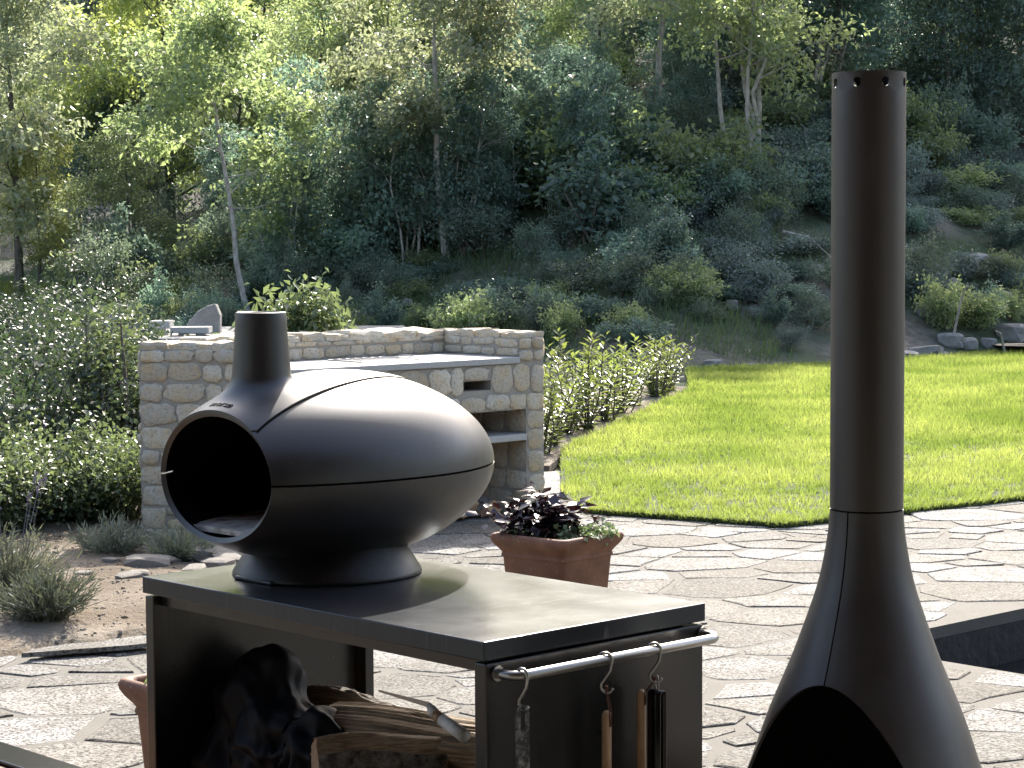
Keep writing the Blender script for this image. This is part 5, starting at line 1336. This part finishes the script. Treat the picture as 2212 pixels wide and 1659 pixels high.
c3 = under_x(820, 1645, .22); log('split_log', (c3.x, c3.y, c3.z), tuple(DL * -.5 + DW * .9), .30, .11, .11, 12, R(150), 'short split log with its sawn end turned outwards')
zsup = SHZ
for (x_, y_, L_, sd, rl, tx, zz) in [(.40, .45, .5, 21, 0, 'lowest split log on the shelf under the long pale one', 0), (.42, .78, .42, 22, 2, 'dark split log at the bottom of the pile below the cloth', 0), (.24, .36, .4, 23, 1, 'split log in the shade at the front of the shelf', 0)]:
    c = TWd(x_, y_, SHZ + .062); log('split_log', c, tuple(DL + DW * .1), L_, .14, .12, sd, R(rl), tx)
# pale handled tool resting on the logs
a = under_x(818, 1490, .22); b = under_x(925, 1522, .20); c = under_x(942, 1545, .19); d = under_x(1003, 1590, .17)
t = empty('fire_tool', (b + c) / 2); tag(t, 'fire tool with thin metal blade and pale painted handle resting on the logs', 'tool')
q = (b + c) / 2; lc = lambda v: tuple(v - q)
mb = MB(); ax = (b - a).normalized(); up = Vector((0, 0, 1)); V = [a, a + up * -.004, b + up * -.006, b + up * .006]
mb.add([lc(v + DW * .001) for v in V] + [lc(v - DW * .001) for v in V], [(0, 1, 2, 3), (7, 6, 5, 4), (0, 4, 5, 1), (1, 5, 6, 2), (2, 6, 7, 3), (3, 7, 4, 0)]); mb.build('blade', M['dull_steel'], t)
MB().tube([lc(b), lc(b.lerp(c, .5)), lc(c)], [.006, .011, .0125], 12).build('ferrule', M['white_paint'], t, smooth=True)
e1 = c.lerp(d, .22); MB().tube([lc(c), lc(e1)], [.0128, .0132], 14).build('handle_band', M['handle_wood'], t, smooth=True)
MB().tube([lc(e1), lc(c.lerp(d, .6)), lc(d)], [.0132, .0142, .0150], 14).build('handle', M['white_paint'], t, smooth=True)
# crumpled black cloth cover: a sheet let fall over the heap on the shelf (small position-based simulation)
def cloth():
    n = 110; rg = np.random.default_rng(4)
    cen = TWd(.28, .80, SHZ)
    def loc(px, py, xl): w = under_x(px, py, xl) - F0; return np.array([w.dot(DW), w.dot(DL), w.z - SHZ])
    cols = [(loc(582, 1470, .26), .085), (loc(560, 1540, .26), .12), (loc(610, 1600, .24), .12), (loc(690, 1610, .22), .085), (loc(480, 1590, .28), .12), (loc(420, 1660, .22), .10), (loc(540, 1660, .24), .14)]
    gu, gv = np.meshgrid(np.linspace(0, 1, n), np.linspace(0, 1, n), indexing='ij')
    X = np.stack([.02 + .54 * gv, .50 + .64 * gu, .46 + 0 * gu], -1)
    nz_ = np.array([[noise.fractal(Vector((a_ * 7, b_ * 7, 3.3)), 1.0, 2.0, 4) for b_ in np.linspace(0, 1, n)] for a_ in np.linspace(0, 1, n)])
    X[..., 2] += .07 * np.sin(gu * 23 + 3 * np.sin(gv * 6) + 3 * nz_) + .06 * np.sin(gv * 19 + gu * 9 + 3 * nz_.T) + .05 * nz_
    ru, rv = .64 / (n - 1) * 1.75, .54 / (n - 1) * 1.8
    V = np.zeros_like(X)
    def con(A, B, rest, k):
        d = B - A; L = np.linalg.norm(d, axis=-1, keepdims=True) + 1e-9; c = d * (k * .5 * (L - rest) / L); A += c; B -= c
    for it in range(240):
        V *= .965; V[..., 2] -= .00055; Pv = X.copy(); X = X + V
        for _ in range(3):
            for st in (0, 1):
                con(X[st:-1:2][: (n - st) // 2], X[st + 1::2][: (n - st) // 2], ru, .9); con(X[:, st:-1:2][:, : (n - st) // 2], X[:, st + 1::2][:, : (n - st) // 2], rv, .9)
            for st in (0, 1):
                a = X[st:-1:2, :-1][: (n - st) // 2]; b = X[st + 1::2, 1:][: (n - st) // 2]; con(a, b, math.hypot(ru, rv), .25)
            for st in range(4):
                m_ = (n - 2 - st + 3) // 4; con(X[st::4][:m_], X[st + 2::4][:m_], 2 * ru, .05); con(X[:, st::4][:, :m_], X[:, st + 2::4][:, :m_], 2 * rv, .05)
            for c, r_ in cols:
                d = X - c; L = np.linalg.norm(d, axis=-1, keepdims=True); hit = L < r_
                X = np.where(hit, c + d / (L + 1e-9) * r_, X); Pv = np.where(hit, Pv + .9 * (X - Pv), Pv)
            fl = X[..., 2:] < .006; Pv = np.where(fl, Pv + .8 * (X - Pv), Pv)
            X[..., 2] = np.maximum(X[..., 2], .006); X[..., 0] = np.clip(X[..., 0], .006, TW - .06); X[..., 1] = np.clip(X[..., 1], .06, TL - .045)
        V = X - Pv
    ii_ = np.arange(n * n).reshape(n, n); F = np.stack([ii_[:-1, :-1].ravel(), ii_[1:, :-1].ravel(), ii_[1:, 1:].ravel(), ii_[:-1, 1:].ravel()], 1)
    W = X.reshape(-1, 3); Wd = np.array(F0)[None] + W[:, :1] * np.array(DW)[None] + W[:, 1:2] * np.array(DL)[None] + np.array([0, 0, 1.0])[None] * (W[:, 2:] + SHZ) - np.array(cen)[None]
    G3 = Wd.reshape(n, n, 3); du = np.gradient(G3, axis=0); dv = np.gradient(G3, axis=1); Nn = nrm(np.cross(dv, du).reshape(-1, 3)); Nn *= np.where(Nn[:, 2:] < 0, -1, 1)
    def crease(p):
        q = Vector((p[0] * 8 + p[2] * 5, p[1] * 8 - p[2] * 4, p[2] * 5)); w = noise.noise(q * .6 + Vector((4, 2, 9))) * .9
        return .055 * (.28 - abs(noise.noise(q + Vector((w, w, 1.7))))) + .026 * (.25 - abs(noise.noise(q * 2.2 + Vector((3.3, w, w))))) - .030 * min((lambda d_: d_[1] - d_[0])(noise.voronoi(q * 1.5 + Vector((w, 1, w)))[0]), .45) - .012 * min((lambda d_: d_[1] - d_[0])(noise.voronoi(q * 3.6)[0]), .4)
    Wd = Wd + Nn * np.array([crease(p) for p in Wd])[:, None]; Wd[:, 2] = np.maximum(Wd[:, 2], .004)
    o = link('cloth_cover', np_mesh('cloth_cover', Wd, F, True), M['black_cloth'], None, cen)
    m = o.modifiers.new('sub', 'SUBSURF'); m.levels = 1; m.render_levels = 1
    tag(o, 'crumpled black cloth cover heaped on the shelf under the table', 'cover')
cloth()

# ================================================================== OTHER THINGS
# black framed chest, its corner edge at the lower left
e0 = at_h(0, 1618, .40); ch = empty('black_framed_chest', (e0.x, e0.y, .026), YAW); tag(ch, 'low wooden chest with black metal top frame near the soil bed paving', 'chest')
# local x along DW (outward edge at x=0, body at x<0), local y along DL
for (x0, y0, x1, y1) in ((-.10, -.9, 0, .5), (-.6, -.9, -.565, .5), (-.565, -.9, -.10, -.865), (-.565, .465, -.10, .5)):
    o = MB().box((x0, y0, .364), (x1, y1, .394)).build('frame_bar', M['black_lacquer'], ch); bevel(o, .003)
for k in range(3): MB().box((-.018, -.86, .02 + k * .115), (-.003, .46, .13 + k * .115)).build('side_plank', M['plank'], ch)
for k in range(4): MB().box((-.56 + k * .115, -.862, .366), (-.45 + k * .115, .462, .384)).build('top_plank', M['plank'], ch)
for y in (-.88, .46):
    for x in (-.59, -.035): MB().box((x, y, 0), (x + .03, y + .03, .363)).build('leg', M['black_lacquer'], ch)
# shallow black fire bowl at the far edge of the lawn
pb = at_h(2205, 766, .03); V, F = lathe_vf([(.0, .0), (.16, .0), (.28, .05), (.38, .12), (.395, .13), (.385, .135), (.36, .12), (.27, .065), (.0, .03)], 40)
fb = empty('fire_bowl', (pb.x, pb.y, .03)); tag(fb, 'shallow round black fire bowl at the far edge of the lawn', 'bowl'); link('bowl', py_mesh('bowl', V, F, True), M['enamel_foot'], fb)
# firewood in the lower niche of the barbecue
for k, (u, d, rr_) in enumerate([(U1 - .22, .16, .05), (U1 - .34, .2, .055), (U1 - .30, .12, .04), (U1 - .47, .16, .06)]):
    w = L2(u, d); o = link('niche_log', log_mesh(.24, rr_ * 2, rr_ * 1.8, 40 + k), None, None, (w.x, w.y, .012 + rr_), (0, 0, math.atan2(fd.y, fd.x) + .1 * k)); tag(o, 'firewood log lying in the lower niche of the barbecue', 'log', 'logs in the barbecue niche')

# ================================================================== ADDED HOUSE AND PORCH BEHIND THE CAMERA (unseen; blocks sky light, darkens near metal)
hs = empty('added_house', (0, -5.5, 0)); tag(hs, 'added unseen building with a deep porch that keeps sky light off the near metal', 'added_house')
o = MB()
opn = [(-4.6, -3.4, .05, 2.3), (-1.3, .5, .05, 2.3), (2.6, 3.8, .9, 2.3)]
xs_ = [-8.5, -4.6, -3.4, -1.3, .5, 2.6, 3.8, 8.5]
for k in range(7):
    hole = [q for q in opn if abs(q[0] - xs_[k]) < 1e-6]
    if hole: o.box((xs_[k], -.35, 2.3), (xs_[k + 1], 0, 4.6)); (o.box((xs_[k], -.35, 0), (xs_[k + 1], 0, .9)) if hole[0][2] > .5 else None)
    else: o.box((xs_[k], -.35, 0), (xs_[k + 1], 0, 4.6))
o.build('wall', M['plaster'], hs)
for (x0, x1, z0, z1) in opn: MB().box((x0, -.25, z0), (x1, -.22, z1)).build('window', M['dark_glass'], hs)
o = MB(); o.add([(-8.5, 9.3, 2.55), (8.5, 9.3, 2.55), (8.5, .01, 3.2), (-8.5, .01, 3.2), (-8.5, 9.3, 2.67), (8.5, 9.3, 2.67), (8.5, .01, 3.35), (-8.5, .01, 3.35)], [(0, 3, 2, 1), (4, 5, 6, 7), (0, 1, 5, 4), (1, 2, 6, 5), (2, 3, 7, 6), (3, 0, 4, 7)]); o.build('added_porch_roof', M['plank'], hs)  # unseen roof, brought forward to keep sky light off the metal fronts
for x in (-6.5, -3.4, 3.4, 6.5): MB().box((x - .08, 8.9, 0), (x + .08, 9.06, 2.56)).build('added_porch_post', M['plank'], hs)
MB().box((-8.5, 8.88, 2.40), (8.5, 9.08, 2.545)).build('added_porch_beam', M['plank'], hs)
